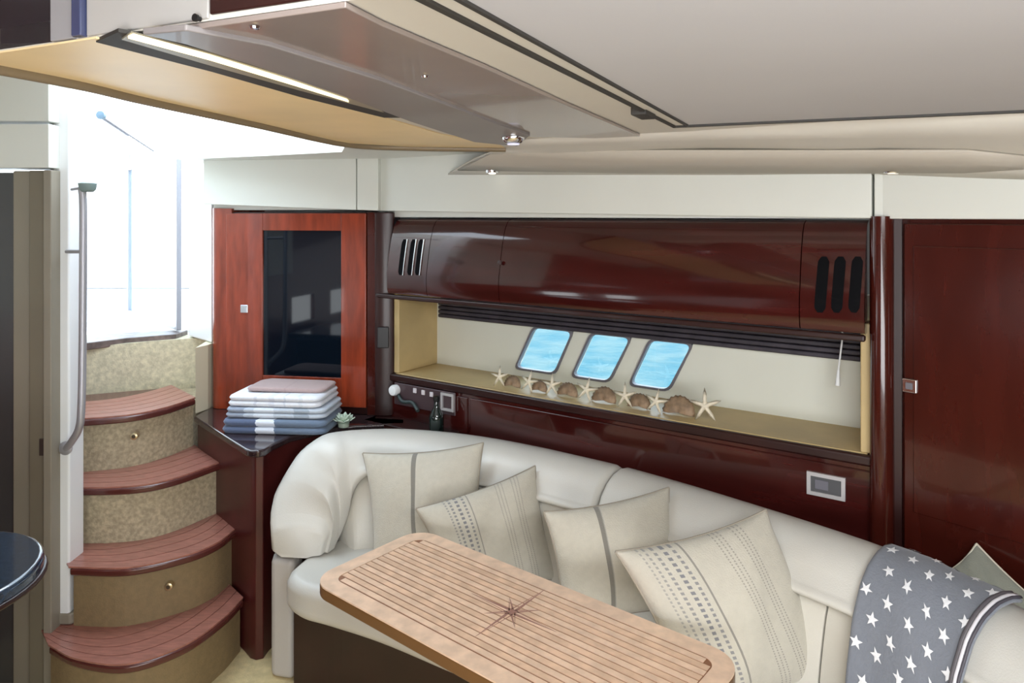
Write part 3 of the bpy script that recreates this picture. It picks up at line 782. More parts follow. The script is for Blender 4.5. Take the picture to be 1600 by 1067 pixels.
# blind cassette at the head of the niche
bl = thing('pleated_blind', 'dark folded window blind along the top of the niche', 'blind', W1.p(1.0, .2, 1.25))
fbox('cassette', W1, sL + .03, sR - .022, 0.205, 0.245, 1.285, 1.335, blind_dark, bl, bevel=.004)
for k in range(4):
    fbox('pleat', W1, sL + .06, sR - .05, 0.212, 0.242, 1.212 + k * .0185, 1.2285 + k * .0185, blind_dark, bl, bevel=.005)
cdl = thing('blind_cord', 'white pull cord hanging at the right of the niche', 'cord', W1.p(W1.at(1313, 540, .2)[0], .2, 1.2))
c0 = W1.at(1316, 530, .15); c1 = W1.at(1310, 578, .15); c2 = W1.at(1309, 602, .15)
tube('cord', [W1.p(c0[0], .17, c0[1] + .05), W1.p(c0[0], .15, c0[1]), W1.p(c1[0], .15, c1[1])], .0028, white_gel, cdl, n=6)
tube('toggle', [W1.p(c1[0], .15, c1[1]), W1.p(c2[0], .15, c2[1])], [.004, .008], white_gel, cdl, n=8)

# ================================================================== RIGHT LOCKER DOOR
rl = thing('tall_locker_door', 'tall plain cherry locker door at the right edge of the cabin', 'door', W2.p(0.5, 0, 0.7))
a0 = W2.at(1412, 400, .0)[0]
DZ0 = 0.68
fbox('door_panel', W2, a0, 1.3, -0.001, 0.0185, DZ0, 1.655, cherry, rl, bevel=.004)
b0 = W2.at(1428, 400)[0]; bz1 = W2.at(1430, 384)[1]; bz0 = W2.at(1430, 800)[1]
fbox('raised_field', W2, b0, 1.25, -0.006, -0.001, bz0, bz1, cherry, rl, bevel=.0045, seg=2)
ks, kz = W2.at(1423, 602)
lh = fbox('latch', W2, ks - .019, ks + .019, -0.012, -0.002, kz - .019, kz + .019, chrome, rl, bevel=.003); sub_off(lh)
fbox('button', W2, ks - .009, ks + .009, -0.015, -0.012, kz - .009, kz + .009, frame_dark, lh, bevel=.002)

# socket on lower port wall
ks0, kz1 = W1.at(1262, 738); ks1, kz0 = W1.at(1322, 772)
kz0 = (W1.at(1290, 756)[1]) - .036; kz1 = kz0 + .068
so = thing('wall_socket', 'chrome framed socket on the cherry wall above the sofa back, right side', 'socket', W1.p(ks0, -.006, kz0))
def ringbox(nm_, fr, s0, s1, z0, z1, w, t0, t1, mat, par):
    vs_, fs_ = [], []
    for (a, b, c, d) in ((s0, s1, z0, z0 + w), (s0, s1, z1 - w, z1), (s0, s0 + w, z0 + w, z1 - w), (s1 - w, s1, z0 + w, z1 - w)):
        k = len(vs_)
        vs_ += [fr.p(a, t0, c), fr.p(b, t0, c), fr.p(b, t1, c), fr.p(a, t1, c), fr.p(a, t0, d), fr.p(b, t0, d), fr.p(b, t1, d), fr.p(a, t1, d)]
        fs_ += [tuple(k + i for i in f) for f in BOXF]
    return mesh(nm_, vs_, fs_, mat, par)
bez = principled('bezel_silver', (.62, .60, .60), rough=.35, metal=.4)
ringbox('bezel', W1, ks0, ks1, kz0, kz1, .011, -.014, -.006, bez, so)
fbox('insert', W1, ks0 + .011, ks1 - .011, -.010, -.006, kz0 + .011, kz1 - .011, principled('socket_grey', (.09, .09, .095), rough=.4), so)
fbox('rocker', W1, ks0 + .022, ks0 + .06, -.013, -.010, kz0 + .02, kz1 - .02, frame_dark, so, bevel=.002)

# gadget panel by the left end of the wall
gp = thing('control_panel', 'black control panel with a white knob and chrome framed socket, left of the sofa wall', 'panel', W1.p(.12, -.01, .85))
s0, z1 = W1.at(614, 592); s1, z0 = W1.at(714, 645)
zc = W1.at(660, 618)[1]
fbox('backplate', W1, s0 + .02, s1, -.014, -.006, zc - .055, zc + .04, principled('panel_brown', (.07, .045, .05), rough=.3), gp, bevel=.004)
kp = W1.p(W1.at(620, 607)[0] + .012, -.012, W1.at(620, 607)[1])
lathe('knob', kp, [(0.022, 0), (0.024, .02), (0.02, .03), (.008, .032)], white_gel, gp, n=20, axis=V(-W1.n[0], -W1.n[1], 0))
for px, py in ((649, 610), (662, 613), (675, 616)):
    s_, z_ = W1.at(px, py, -.014)
    fbox('button', W1, s_ - .009, s_ + .009, -.020, -.014, z_ - .010, z_ + .010, principled('button_silver', (.65, .6, .62), rough=.3), gp, bevel=.002)
sa, za = W1.at(700, 628, -.014)
ringbox('socket_bezel', W1, sa - .034, sa + .034, za - .036, za + .036, .010, -.022, -.014, bez, gp)
tube('cable', catmull([W1.p(s0 + .05, -.02, zc - .01), W1.p(s0 + .09, -.035, zc - .03), W1.p(s0 + .14, -.03, zc - .028), W1.p(s0 + .19, -.05, zc - .05)], 5), .008, principled('cable_dark', (.03, .045, .045), rough=.5), gp, n=8)

# ================================================================== SOFA
crest = [(-0.866, 2.56), (-0.868, 2.61), (-0.855, 2.665), (-0.81, 2.755), (-0.71, 2.845), (-0.58, 2.885), (-0.43, 2.89), (-0.255, 2.85), (-.08, 2.78), (.10, 2.675), (.25, 2.57), (.397, 2.46), (.58, 2.295), (.756, 2.117), (.88, 1.985), (.985, 1.86), (1.07, 1.72), (1.135, 1.58), (1.185, 1.42), (1.215, 1.25), (1.225, 1.06)]
cp = catmull([V(x, y, 0) for x, y in crest], 10)
cum = [0.0]
for a, b_ in zip(cp, cp[1:]): cum.append(cum[-1] + (b_ - a).length)
LT = cum[-1]
def path(s):
    s = max(0, min(LT - 1e-6, s))
    lo = 0
    for k in range(len(cum) - 1):
        if cum[k + 1] >= s: lo = k; break
    t = (s - cum[lo]) / max(cum[lo + 1] - cum[lo], 1e-9)
    p = cp[lo].lerp(cp[lo + 1], t)
    a = cp[max(lo - 2, 0)]; b_ = cp[min(lo + 3, len(cp) - 1)]
    a2 = cp[max(lo - 3, 0)]; b2 = cp[min(lo + 2, len(cp) - 1)]
    T = ((b_ - a).normalized() * t + (b2 - a2).normalized() * (1 - t)).normalized()
    return p, T, V(T.y, -T.x, 0)
def s_at_px(px):
    best = min(range(len(cp)), key=lambda k: abs(800 + F * cp[k].x / cp[k].y - px) + (1000 if cp[k].y < 1.4 else 0) + (1000 if cum[k] < .4 else 0))
    return cum[best]
def smooth(a, b_, x):
    x = max(0, min(1, (x - a) / (b_ - a))); return x * x * (3 - 2 * x)
def zseam(s): return .452 + (.705 - .452) * smooth(.16, .52, s)
SEAT = 0.45
def bol_profile(s):
    zs = zseam(s)
    pr = [(.02, .455), (-.012, .475), (-.016, .60), (-.018, .72), (-.012, .775), (.006, .808), (.035, .826), (.07, .832), (.11, .827), (.15, .808), (.182, .778), (.203, .742)]
    n = 9
    for k in range(n):
        t = (k + 1) / n
        z = .742 + (zs - .742) * t
        pr.append((.203 + .024 * math.sin(math.pi * min(1, t * .95)) - .004 * t, z + (.0 if t < 1 else .004)))
    pr += [(.17, zs + .002), (.14, zs - .004)]
    return pr
sf_ = thing('curved_sofa', 'curved cream leather saloon sofa along the cherry wall', 'sofa', (0, 2.3, 0))
sSplit = s_at_px(985)
def bolster(s0, s1, e0, e1, name):
    """e0/e1: rounding lengths at the ends"""
    N = max(24, int((s1 - s0) / .025))
    # denser towards the ends
    ss = sorted(set([s0 + (s1 - s0) * k / N for k in range(N + 1)] + [s0 + e0 * (1 - math.cos(math.pi / 2 * k / 8)) for k in range(9)] + [s1 - e1 * (1 - math.cos(math.pi / 2 * k / 8)) for k in range(9)]))
    ss = [x for i, x in enumerate(ss) if i == 0 or x - ss[i - 1] > 1e-5]
    rows = []
    for s in ss:
        p, T, I = path(s)
        k = 1.0; d = 0
        a0 = (s - s0) / e0; a1 = (s1 - s) / e1
        big0 = e0 > .05
        k0 = (1 - (1 - min(a0, 1)) ** 2.0) if big0 else math.sqrt(max(0, 1 - (1 - min(a0, 1)) ** 2)); k1 = math.sqrt(max(0, 1 - (1 - min(a1, 1)) ** 2))
        row = []
        for o, z in bol_profile(s):
            zc, oc = (.50, .10)
            f0 = (.18 + .82 * k0) if big0 else (.93 + .07 * k0)
            f1 = .93 + .07 * k1
            f = min(f0, f1)
            zz = zc + (z - zc) * f if z > zc else z
            oo = oc + (o - oc) * ((.72 + .28 * min(1, a0 * 4) ** .5) if big0 and a0 < 1 else min(1, f * 1.0))
            q = p + I * oo; row.append(V(q.x, q.y, zz))
        rows.append(row)
    return grid(name, rows, leather, sf_, closed_u=True, caps=True)
bolster(0.0, sSplit - .004, .32, .02, 'back_bolster')
bolster(sSplit + .004, LT, .02, .12, 'back_bolster')
# lower back cushions between bolster and seat
def lowback(s0, s1):
    N = max(16, int((s1 - s0) / .04)); rows = []
    for k in range(N + 1):
        s = s0 + (s1 - s0) * k / N
        e = min(1, min(s - s0, s1 - s) / .02 + .0); e = math.sqrt(max(0, 1 - (1 - e) ** 2))
        p, T, I = path(s); zs = zseam(s) - .004
        row = []
        for t in range(11):
            u = t / 10
            z = zs + (SEAT - .03 - zs) * u
            o = .186 + .060 * u + .020 * (math.sin(math.pi * min(1, u * 1.0)) ** .5) * (0.6 + .4 * e)
            q = p + I * o; row.append(V(q.x, q.y, z))
        for o, z in ((.10, SEAT - .03), (.10, zs)):
            q = p + I * o; row.append(V(q.x, q.y, z))
        rows.append(row)
    grid('back_cushion', rows, leather_low, sf_, closed_u=True, caps=True)
cutsb = [.30, s_at_px(760) - 0.0, sSplit, s_at_px(1340), LT - .15]
for a, b_ in zip(cutsb, cutsb[1:]): lowback(a + .003, b_ - .003)
# seat
outer = []
N = 60
for k in range(N + 1):
    s = .04 + (LT - .06) * k / N
    p, T, I = path(s); q = p + I * .12; outer.append((q.x, q.y))
front = catmull([V(x, y, 0) for x, y in [(.70, 1.02), (.66, 1.25), (.58, 1.45), (.42, 1.645), (.20, 1.82), (-.02, 1.985), (-.22, 2.115), (-.42, 2.24), (-.60, 2.33), (-.70, 2.375), (-.765, 2.44), (-.775, 2.50)]], 5)
poly = outer + [(p.x, p.y) for p in front]
prism('seat_cushion', poly, .325, SEAT, leather, sf_, bevel=.04, seg=5)
# plinth: pale end panel and dark recessed cherry front
prism('end_panel', [(-.885, 2.66), (-.875, 2.60), (-.79, 2.58), (-.775, 2.64), (-.80, 2.74), (-.87, 2.74)], 0.0, .43, leather_base, sf_, bevel=.02, seg=3)
fr2 = catmull([V(x, y, 0) for x, y in [(.80, 1.10), (.74, 1.32), (.63, 1.55), (.46, 1.74), (.24, 1.92), (.02, 2.08), (-.18, 2.22), (-.40, 2.35), (-.58, 2.45), (-.70, 2.50), (-.77, 2.53)]], 4)
ob = []
for k in range(N + 1):
    s = .30 + (LT - .34) * k / N
    p, T, I = path(s); q = p + I * .02; ob.append((q.x, q.y))
prism('plinth', ob + [(p.x, p.y) for p in fr2], 0.0, .322, cherry_dark, sf_)

# ledge behind the right end of the sofa with a cushion on it
ld = prism('trim_19', [(1.00, 2.00), (1.075, 2.02), W2.p(1.2, 0.015, 0).to_2d(), (1.7, .95), (1.32, 1.2), (1.25, 1.45), (1.19, 1.62), (1.12, 1.78)], 0.0, .66, cherry); struct(ld)

# ---------------- throw blanket with stars over the sofa back
bk = thing('star_throw', 'grey throw blanket with white stars draped over the right of the sofa back', 'blanket', (1.0, 1.75, .8))
throw_mat = stripes('throw_grey', (0.20, 0.215, 0.25), [(-.1, -.05, (1, 1, 1), 0, 0)], weave=160)
sB0 = s_at_px(1405) ; sB1 = s_at_px(1592) + .03
def drape(u, v, lift=0.0):
    """u across the blanket (0 left .. 1 right), v from the crest down the inner side"""
    s = sB0 + (sB1 - sB0) * u
    pts_ = [(-.022, .74), (-.014, .785), (.006, .812), (.035, .832), (.07, .838), (.11, .833), (.15, .815), (.185, .785), (.21, .745), (.228, .715), (.235, .69), (.262, .62), (.285, .54), (.30, .475), (.33, .455), (.42, .452)]
    v0 = (.0 + .16 * smooth(.15, .9, u))
    vv = v0 + (1 - v0) * v
    # arc-length parameter
    L = [0]
    for a, b2 in zip(pts_, pts_[1:]): L.append(L[-1] + math.hypot(b2[0] - a[0], b2[1] - a[1]))
    d = vv * L[-1]
    for k in range(len(L) - 1):
        if d <= L[k + 1] + 1e-9: break
    t = (d - L[k]) / (L[k + 1] - L[k])
    o = pts_[k][0] * (1 - t) + pts_[k + 1][0] * t; z = pts_[k][1] * (1 - t) + pts_[k + 1][1] * t
    do, dz = pts_[k + 1][0] - pts_[k][0], pts_[k + 1][1] - pts_[k][1]
    l = math.hypot(do, dz); no, nz_ = -dz / l, do / l
    if no < 0 and z > .8 and False: no, nz_ = -no, -nz_
    w = .009 + lift + .003 * math.sin(u * 13 + v * 3) * smooth(.3, .8, v) + .002 * math.sin(u * 9 - v * 7)
    # outward normal: for a path going over the crest and down the inside
    p, T, I = path(s)
    q = p + I * (o + no * w)
    q = q + T * (.05 * vv * vv)
    return V(q.x, q.y, z + nz_ * w)
NU, NV = 30, 44
rows = [[drape(i / NU, j / NV) for i in range(NU + 1)] for j in range(NV + 1)]
grid('cloth', rows, throw_mat, bk, solid=.006)
star_m = principled('star_white', (.82, .82, .84), rough=.9)
vs, fs = [], []
def star_at(u, v, r, rot):
    c = drape(u, v, .006)
    if c is None: return
    e = 1e-2
    du = (drape(min(1, u + e), v) - drape(max(0, u - e), v)); dv = (drape(u, min(1, v + e)) - drape(u, max(0, v - e)))
    lu, lv = du.length / (min(1, u + e) - max(0, u - e)), dv.length / (min(1, v + e) - max(0, v - e))
    k = len(vs); vs.append(c)
    for q in range(10):
        a = rot + math.pi * q / 5; rr = r if q % 2 == 0 else r * .42
        uu = u + rr * math.cos(a) / lu; v2 = v + rr * math.sin(a) / lv
        vs.append(drape(max(0.001, min(.999, uu)), max(0.001, min(.999, v2)), .0052))
    for q in range(10): fs.append((k, k + 1 + q, k + 1 + (q + 1) % 10))
rowi = 0
v = .06
while v < .97:
    for c in range(5):
        u = (.10 + c * .20) + (.10 if rowi % 2 else 0) - .02
        if u < .9: star_at(u + random.uniform(-.015, .015), v + random.uniform(-.008, .008), .0165, random.uniform(0, 1.2))
    v += .082; rowi += 1
o = mesh('star_print', vs, fs, star_m, bk); o['kind'] = 'stuff'
# hem on the right: dark binding with a satin stripe
for du_, m, wv, nm_ in ((.905, principled('hem_dark', (.10, .09, .10), rough=.5), .035, 'dark_binding'), (.94, principled('hem_satin', (.72, .70, .74), rough=.25, coat=.3), .035, 'satin_stripe'), (.975, principled('hem_dark2', (.07, .065, .08), rough=.5), .026, 'dark_binding')):
    rows = [[drape(min(1, du_ + wv * (i / 3)), j / NV, .006 + .003 * math.sin(math.pi * i / 3)) for i in range(4)] for j in range(NV + 1)]
    grid(nm_, rows, m, bk, solid=.002)

# ---------------- scatter cushions
def pillow(name, label, cat, corners, thick, mat, group, pipe=None, seed=0):
    c = [Vector(x) for x in corners]      # TL, TR, BR, BL
    cen = sum(c, V(0, 0, 0)) / 4
    nrm = (c[1] - c[0]).cross(c[3] - c[0]).normalized()
    if nrm.y > 0: nrm = -nrm
    root = thing(name, label, cat, V(cen.x, cen.y, min(x.z for x in c)), group)
    rnd = random.Random(seed)
    ph = rnd.uniform(0, 6)
    N_ = 26
    def pos(u, v, side):
        a, b_ = 2 * u - 1, 2 * v - 1
        a2 = a * (1 - .085 * (1 - b_ * b_)); b2 = b_ * (1 - .085 * (1 - a * a))
        uu, vv = (a2 + 1) / 2, (b2 + 1) / 2
        p = (c[0] * (1 - uu) + c[1] * uu) * (1 - vv) + (c[3] * (1 - uu) + c[2] * uu) * vv
        f = (max(0, (1 - a * a)) * max(0, (1 - b_ * b_))) ** .42
        w = thick * f * (1 + .08 * math.sin(3.1 * a + 2.3 * b_ + ph)) + .004 * f * math.sin(9 * a + 5 * b_ + ph)
        sag = .03 * (1 - b_ * b_) * 0
        return p + nrm * w * side
    vs_, uv, fs_ = [], [], []
    for side in (1, -1):
        for j in range(N_ + 1):
            for i in range(N_ + 1):
                u = .5 - .5 * math.cos(math.pi * i / N_); v_ = .5 - .5 * math.cos(math.pi * j / N_)
                vs_.append(pos(u, v_, side)); uv.append((u, v_))
    M = (N_ + 1) ** 2
    for sd in (0, 1):
        for j in range(N_):
            for i in range(N_):
                k = sd * M + j * (N_ + 1) + i
                q = (k, k + 1, k + N_ + 2, k + N_ + 1)
                fs_.append(q if sd == 0 else q[::-1])
    cv_ = mesh('cover', vs_, fs_, mat, root, smooth=True, uvs=uv, weld=True)
    if pipe:
        rim = []
        for k in range(24): rim.append(pos(.5 - .5 * math.cos(math.pi * k / 24), 0, 1))
        for k in range(24): rim.append(pos(1, .5 - .5 * math.cos(math.pi * k / 24), 1))
        for k in range(24): rim.append(pos(1 - (.5 - .5 * math.cos(math.pi * k / 24)), 1, 1))
        for k in range(25): rim.append(pos(0, 1 - (.5 - .5 * math.cos(math.pi * k / 24)), 1))
        tube('piping', rim, .0035, pipe, root, n=6)
    return root
linen = (0.54, 0.505, 0.425)
taupe = (.17, .16, .14); navy = (.10, .11, .15)
pipe_m = principled('piping_taupe', (.34, .30, .24), rough=.8)
m1 = stripes('linen_one_band', linen, [(.435, .475, taupe, 0, .85)])
m3 = stripes('linen_band_b', linen, [(.375, .415, taupe, 0, .85), (.41, .42, (.4, .38, .33), 0, .7)])
def grain(u0): return [(u0 + i * .028, u0 + i * .028 + .010, (.27, .25, .22), 60, .75) for i in range(3)]
m2 = stripes('linen_grain_a', linen, [(.19, .205, navy, 30, .5), (.225, .245, navy, 24, .65), (.275, .30, navy, 20, .75), (.33, .35, navy, 24, .65), (.375, .385, (.15, .14, .13), 0, .6)] + grain(.62) + grain(.76))
m4 = stripes('linen_grain_b', linen, [(.10, .112, navy, 40, .4), (.135, .15, navy, 36, .5), (.18, .20, navy, 32, .6), (.235, .26, navy, 28, .75), (.29, .31, navy, 30, .65), (.345, .358, (.15, .14, .13), 0, .7)] + grain(.56) + grain(.70))
G = 'scatter cushions on the curved sofa'
pillow('scatter_cushion', 'leftmost linen cushion with one dark vertical band', 'cushion',
       [at_d(567, 708, 2.66), at_d(755, 692, 2.57), at_d(752, 890, 2.42), at_d(584, 888, 2.50)], .065, m1, G, pipe_m, 1)
pillow('scatter_cushion', 'linen cushion with navy dashes and thin stripes, behind the table left end', 'cushion',
       [at_d(650, 795, 2.34), at_d(836, 728, 2.48), at_d(872, 905, 2.36), at_d(700, 935, 2.22)], .075, m2, G, pipe_m, 2)
pillow('scatter_cushion', 'plain linen cushion with one dark band behind the middle of the table', 'cushion',
       [at_d(850, 800, 2.14), at_d(1045, 762, 2.20), at_d(1072, 950, 2.06), at_d(880, 985, 2.02)], .07, m3, G, pipe_m, 3)
pillow('scatter_cushion', 'largest, rightmost cushion with navy dashes and two sets of thin stripes', 'cushion',
       [at_d(962, 862, 1.80), at_d(1196, 797, 1.93), at_d(1314, 1056, 1.86), at_d(1085, 1118, 1.72)], .085, m4, G, pipe_m, 4)
# greenish cushion behind the sofa back on the right
p5 = pillow('green_cushion', 'grey green cushion with cream piping behind the sofa back at the right edge', 'cushion',
       [at_d(1470, 900, 1.86), at_d(1526, 850, 1.86), at_d(1650, 965, 1.66), at_d(1560, 1010, 1.66)], .02, stripes('grey_green', (.30, .31, .26), [(-1, -.9, (0, 0, 0), 0, 0)]), None, principled('cream_piping', (.72, .68, .56), rough=.8), 5)

# ================================================================== TABLE
th = math.atan2(-.6361, .7716)
tb = thing('teak_table', 'teak planked saloon table with a compass rose inlay', 'table', (0, 0, 0))
ex = V(math.cos(th), math.sin(th), 0); ny = V(-ex.y, ex.x, 0)
TC = ex * -1.126 + ny * 1.341
TL_, TW_ = 1.04, .408
TZ = 0.70
def tp_(a, b, z): return TC + ex * a + ny * b + V(0, 0, z)
def tpoly(w, h, r, n=8): return [(TC + ex * a + ny * b) for a, b in rrect(w, h, r, n)]
prism('tabletop', [(p.x, p.y) for p in tpoly(TL_, TW_, .075)], TZ - .034, TZ - .004, table_edge, tb, bevel=.004)
prism('caulk_bed', [(p.x, p.y) for p in tpoly(TL_ - .03, TW_ - .03, .065)], TZ - .004, TZ - .0015, caulk, tb)
# border ring of teak
oo = rrect(TL_ - .001, TW_ - .001, .075, 8); ii = rrect(TL_ - .094, TW_ - .094, .032, 8)
n = len(oo)
vs = [tp_(a, b, TZ) for a, b in oo] + [tp_(a, b, TZ) for a, b in ii] + [tp_(a, b, TZ - .004) for a, b in oo] + [tp_(a, b, TZ - .004) for a, b in ii]
fs = []
for k in range(n):
    j = (k + 1) % n
    fs += [(k, j, n + j, n + k), (2 * n + k, 3 * n + k, 3 * n + j, 2 * n + j), (k, 2 * n + k, 2 * n + j, j), (n + k, n + j, 3 * n + j, 3 * n + k)]
mesh('border', vs, fs, teak_b, tb)
IW, IL = TW_ - .094 - .006, TL_ - .094 - .006
NP = 15
pw = IW / NP
for k in range(NP):
    y0 = -IW / 2 + k * pw + .0019; y1 = y0 + pw - .0038
    yc = max(abs(y0), abs(y1))
    # end planks are shorter to follow the rounded inner border
    r = .030
    inset_ = 0
    if yc > IW / 2 - r: 
        d = yc - (IW / 2 - r); inset_ = r - math.sqrt(max(0, r * r - d * d))
    x1 = IL / 2 - inset_
    vs = [tp_(a, b, z) for z in (TZ - .0015, TZ + .0002) for a, b in ((-x1, y0), (x1, y0), (x1, y1), (-x1, y1))]
    mesh('plank', vs, BOXF, teak if k % 2 else teak_b, tb)
# compass rose, a thin inlay (orientation read from the photo)
def star_poly(cx, cy, pts): pass
crv, cfs = [], []
def tri(p, q, r_):
    k = len(crv)
    for a, b in (p, q, r_): crv.append(tp_(a, b, TZ + .0006))
    for a, b in (p, q, r_): crv.append(tp_(a, b, TZ + .0001))
    cfs.extend([(k, k + 1, k + 2), (k + 5, k + 4, k + 3), (k, k + 3, k + 4, k + 1), (k + 1, k + 4, k + 5, k + 2), (k + 2, k + 5, k + 3, k)])
def to_table(px, py):
    p = at_z(px, py, TZ) - TC - V(0, 0, TZ); return V(p.dot(ex), p.dot(ny))
c0 = to_table(800, 956)
for ang_, ln in [(a * 45, (.135 if a % 2 == 0 else .07)) for a in range(8)]:
    a = math.radians(ang_ + 90)
    tipp = (c0.x + ln * math.cos(a), c0.y + ln * math.sin(a))
    hw = .012 if ln > .1 else .009
    b1 = (c0.x + hw * math.cos(a + .785), c0.y + hw * math.sin(a + .785))
    b2 = (c0.x + hw * math.cos(a - .785), c0.y + hw * math.sin(a - .785))
    tri((c0.x, c0.y), b2, tipp)
    # hairline outline of the pale half
    dx, dy = tipp[0] - b1[0], tipp[1] - b1[1]; l = math.hypot(dx, dy); wx, wy = -dy / l * .0014, dx / l * .0014
    tri((b1[0] - wx, b1[1] - wy), (b1[0] + wx, b1[1] + wy), tipp)
# ring
Rn = 28
for rr in ():
    for k in range(Rn):
        a, b = 2 * math.pi * k / Rn, 2 * math.pi * (k + 1) / Rn
        p1 = (c0.x + rr * math.cos(a), c0.y + rr * math.sin(a)); p2 = (c0.x + rr * math.cos(b), c0.y + rr * math.sin(b))
        p3 = (c0.x + (rr + .002) * math.cos(a), c0.y + (rr + .002) * math.sin(a)); p4 = (c0.x + (rr + .002) * math.cos(b), c0.y + (rr + .002) * math.sin(b))
        tri(p1, p3, p4); tri(p1, p4, p2)
mesh('compass_rose', crv, cfs, inlay, tb)
pc = TC + V(0, 0, 0)
lathe('pedestal', V(pc.x, pc.y, 0), [(.15, 0), (.15, .015), (.05, .03), (.042, .06), (.042, .60), (.06, .62), (.11, .664)], chrome, tb, n=28)

# ================================================================== THINGS ON THE COUNTER
def towel(name, label, zb, h, cx, cy, w, d, rot, mat, layers=2):
    r = thing(name, label, 'towel', V(cx, cy, zb), 'folded towels on the corner counter')
    lh = h / layers
    c_, s_ = math.cos(rot), math.sin(rot)
    for k in range(layers):
        pts_ = rrect(w - .006 * k, d - .004 * k, .035, 5)
        rows = []
        for (f, z) in ((.90, 0), (.975, .15), (1.0, .5), (.975, .85), (.90, 1.0)):
            rows.append([V(cx + (a * f) * c_ - (b * f) * s_, cy + (a * f) * s_ + (b * f) * c_, zb + lh * (k + z) + .002 * math.sin(a * 40)) for a, b in pts_])
        vs_ = [p for rw in rows for p in rw]; nn = len(pts_)
        fs_ = [(i * nn + j, i * nn + (j + 1) % nn, (i + 1) * nn + (j + 1) % nn, (i + 1) * nn + j) for i in range(4) for j in range(nn)]
        fs_ += [tuple(range(nn)), tuple(range(4 * nn, 5 * nn))[::-1]]
        uv = []
        for i in range(5):
            for a, b in pts_: uv.append(((a / w) + .5, (b / d) + .5))
        mesh('fold', vs_, fs_, mat, r, smooth=True, uvs=uv)
    return r
tw_a = stripes('towel_blue_check', (.42, .48, .58), [(0, .34, (.06, .09, .18), 0, .9), (.34, .52, (.75, .80, .88), 0, .9), (.52, 1.01, (.09, .14, .22), 0, .85)], weave=200)
tw_b = stripes('towel_grey_stripe', (.52, .58, .66), [(.0, .2, (.20, .24, .34), 0, .7), (.3, .5, (.72, .77, .84), 0, .8), (.7, .85, (.28, .34, .42), 0, .7)], weave=200)
tw_c = stripes('towel_white', (.78, .80, .86), [(.30, .33, (.5, .52, .62), 0, .5), (.46, .52, (.55, .57, .68), 0, .4), (.62, .64, (.5, .55, .66), 0, .5), (.78, .82, (.55, .6, .66), 0, .4)], weave=200)
tw_d = stripes('mauve_layer', (.42, .31, .30), [(.5, .52, (.3, .2, .2), 0, .3)], weave=200)  # mauve colour of the thin layer topping the pile
tx, ty, tr2 = -0.945, 2.985, -0.10
towel('folded_towel', 'navy and white checked folded towel, bottom of the pile', .801, .058, tx + .0, ty - .01, .44, .24, tr2, tw_a, 2)
towel('folded_towel', 'grey blue striped folded towel in the middle of the pile', .862, .040, tx + .002, ty, .425, .235, tr2, tw_b, 2)
towel('folded_towel', 'white folded towel with faint stripes near the top of the pile', .904, .044, tx - .004, ty + .01, .40, .235, tr2 - .02, tw_c, 2)
towel('folded_towel', 'thin dusty mauve layer on the very top of the pile', .950, .018, tx + .02, ty + .035, .34, .17, tr2, tw_d, 1)
# little pale green rosette
rz = thing('rosette_ornament', 'small pale green rosette ornament beside the towel pile', 'ornament', at_z(537, 668, .80))
gcen = at_z(537, 668, .80)
pg = principled('pale_green', (.55, .66, .54), rough=.7, var=.2, scale=60)
for ring, (cnt, ln, el) in enumerate(((7, .05, .35), (6, .042, .8), (4, .03, 1.2))):
    for k in range(cnt):
        a = 2 * math.pi * k / cnt + ring * .5
        d_ = V(math.cos(a) * math.cos(el), math.sin(a) * math.cos(el), math.sin(el))
        tp = V(-math.sin(a), math.cos(a), 0)
        b0_ = gcen + V(0, 0, .018)
        rows = []
        for f, wd_ in ((0, .006), (.4, .014), (.75, .012), (1.0, .002)):
            q = b0_ + d_ * ln * f + V(0, 0, .008 * f * f)
            rows.append([q - tp * wd_, q + V(0, 0, -.004 * (1 - f)), q + tp * wd_])
        grid('petal', rows, pg, rz, solid=.003)
lathe('cup', gcen + V(0, 0, .001), [(.014, 0), (.022, .004), (.024, .02), (.010, .024)], pg, rz, n=16)

# dark bottle standing behind the sofa at the left of the wall
bp_ = at_z(682, 672, .80); bp_ = V(bp_.x - .0, bp_.y, .0)
bpos = W1.p(W1.at(682, 640, -.075)[0], -.075, 0)
bt = thing('dark_bottle', 'slim dark green bottle standing against the wall behind the sofa', 'bottle', V(bpos.x, bpos.y, .81))
sf2 = prism('trim_20', [W1.p(.02, -.005, 0).to_2d(), W1.p(.46, -.005, 0).to_2d(), W1.p(.46, -.105, 0).to_2d(), W1.p(.02, -.115, 0).to_2d()], .775, .80, cherry_dark, bevel=.003); struct(sf2)
dkg = principled('bottle_glass', (.008, .016, .014), rough=.08, coat=.6)
lathe('body', V(bpos.x, bpos.y, .802), [(.026, 0), (.03, .004), (.03, .06), (.027, .075), (.012, .10), (.0105, .125)], dkg, bt, n=20)
lathe('cap', V(bpos.x, bpos.y, .928), [(.012, 0), (.013, .002), (.013, .018), (.010, .02)], principled('cap_black', (.01, .01, .01), rough=.3), bt, n=16)

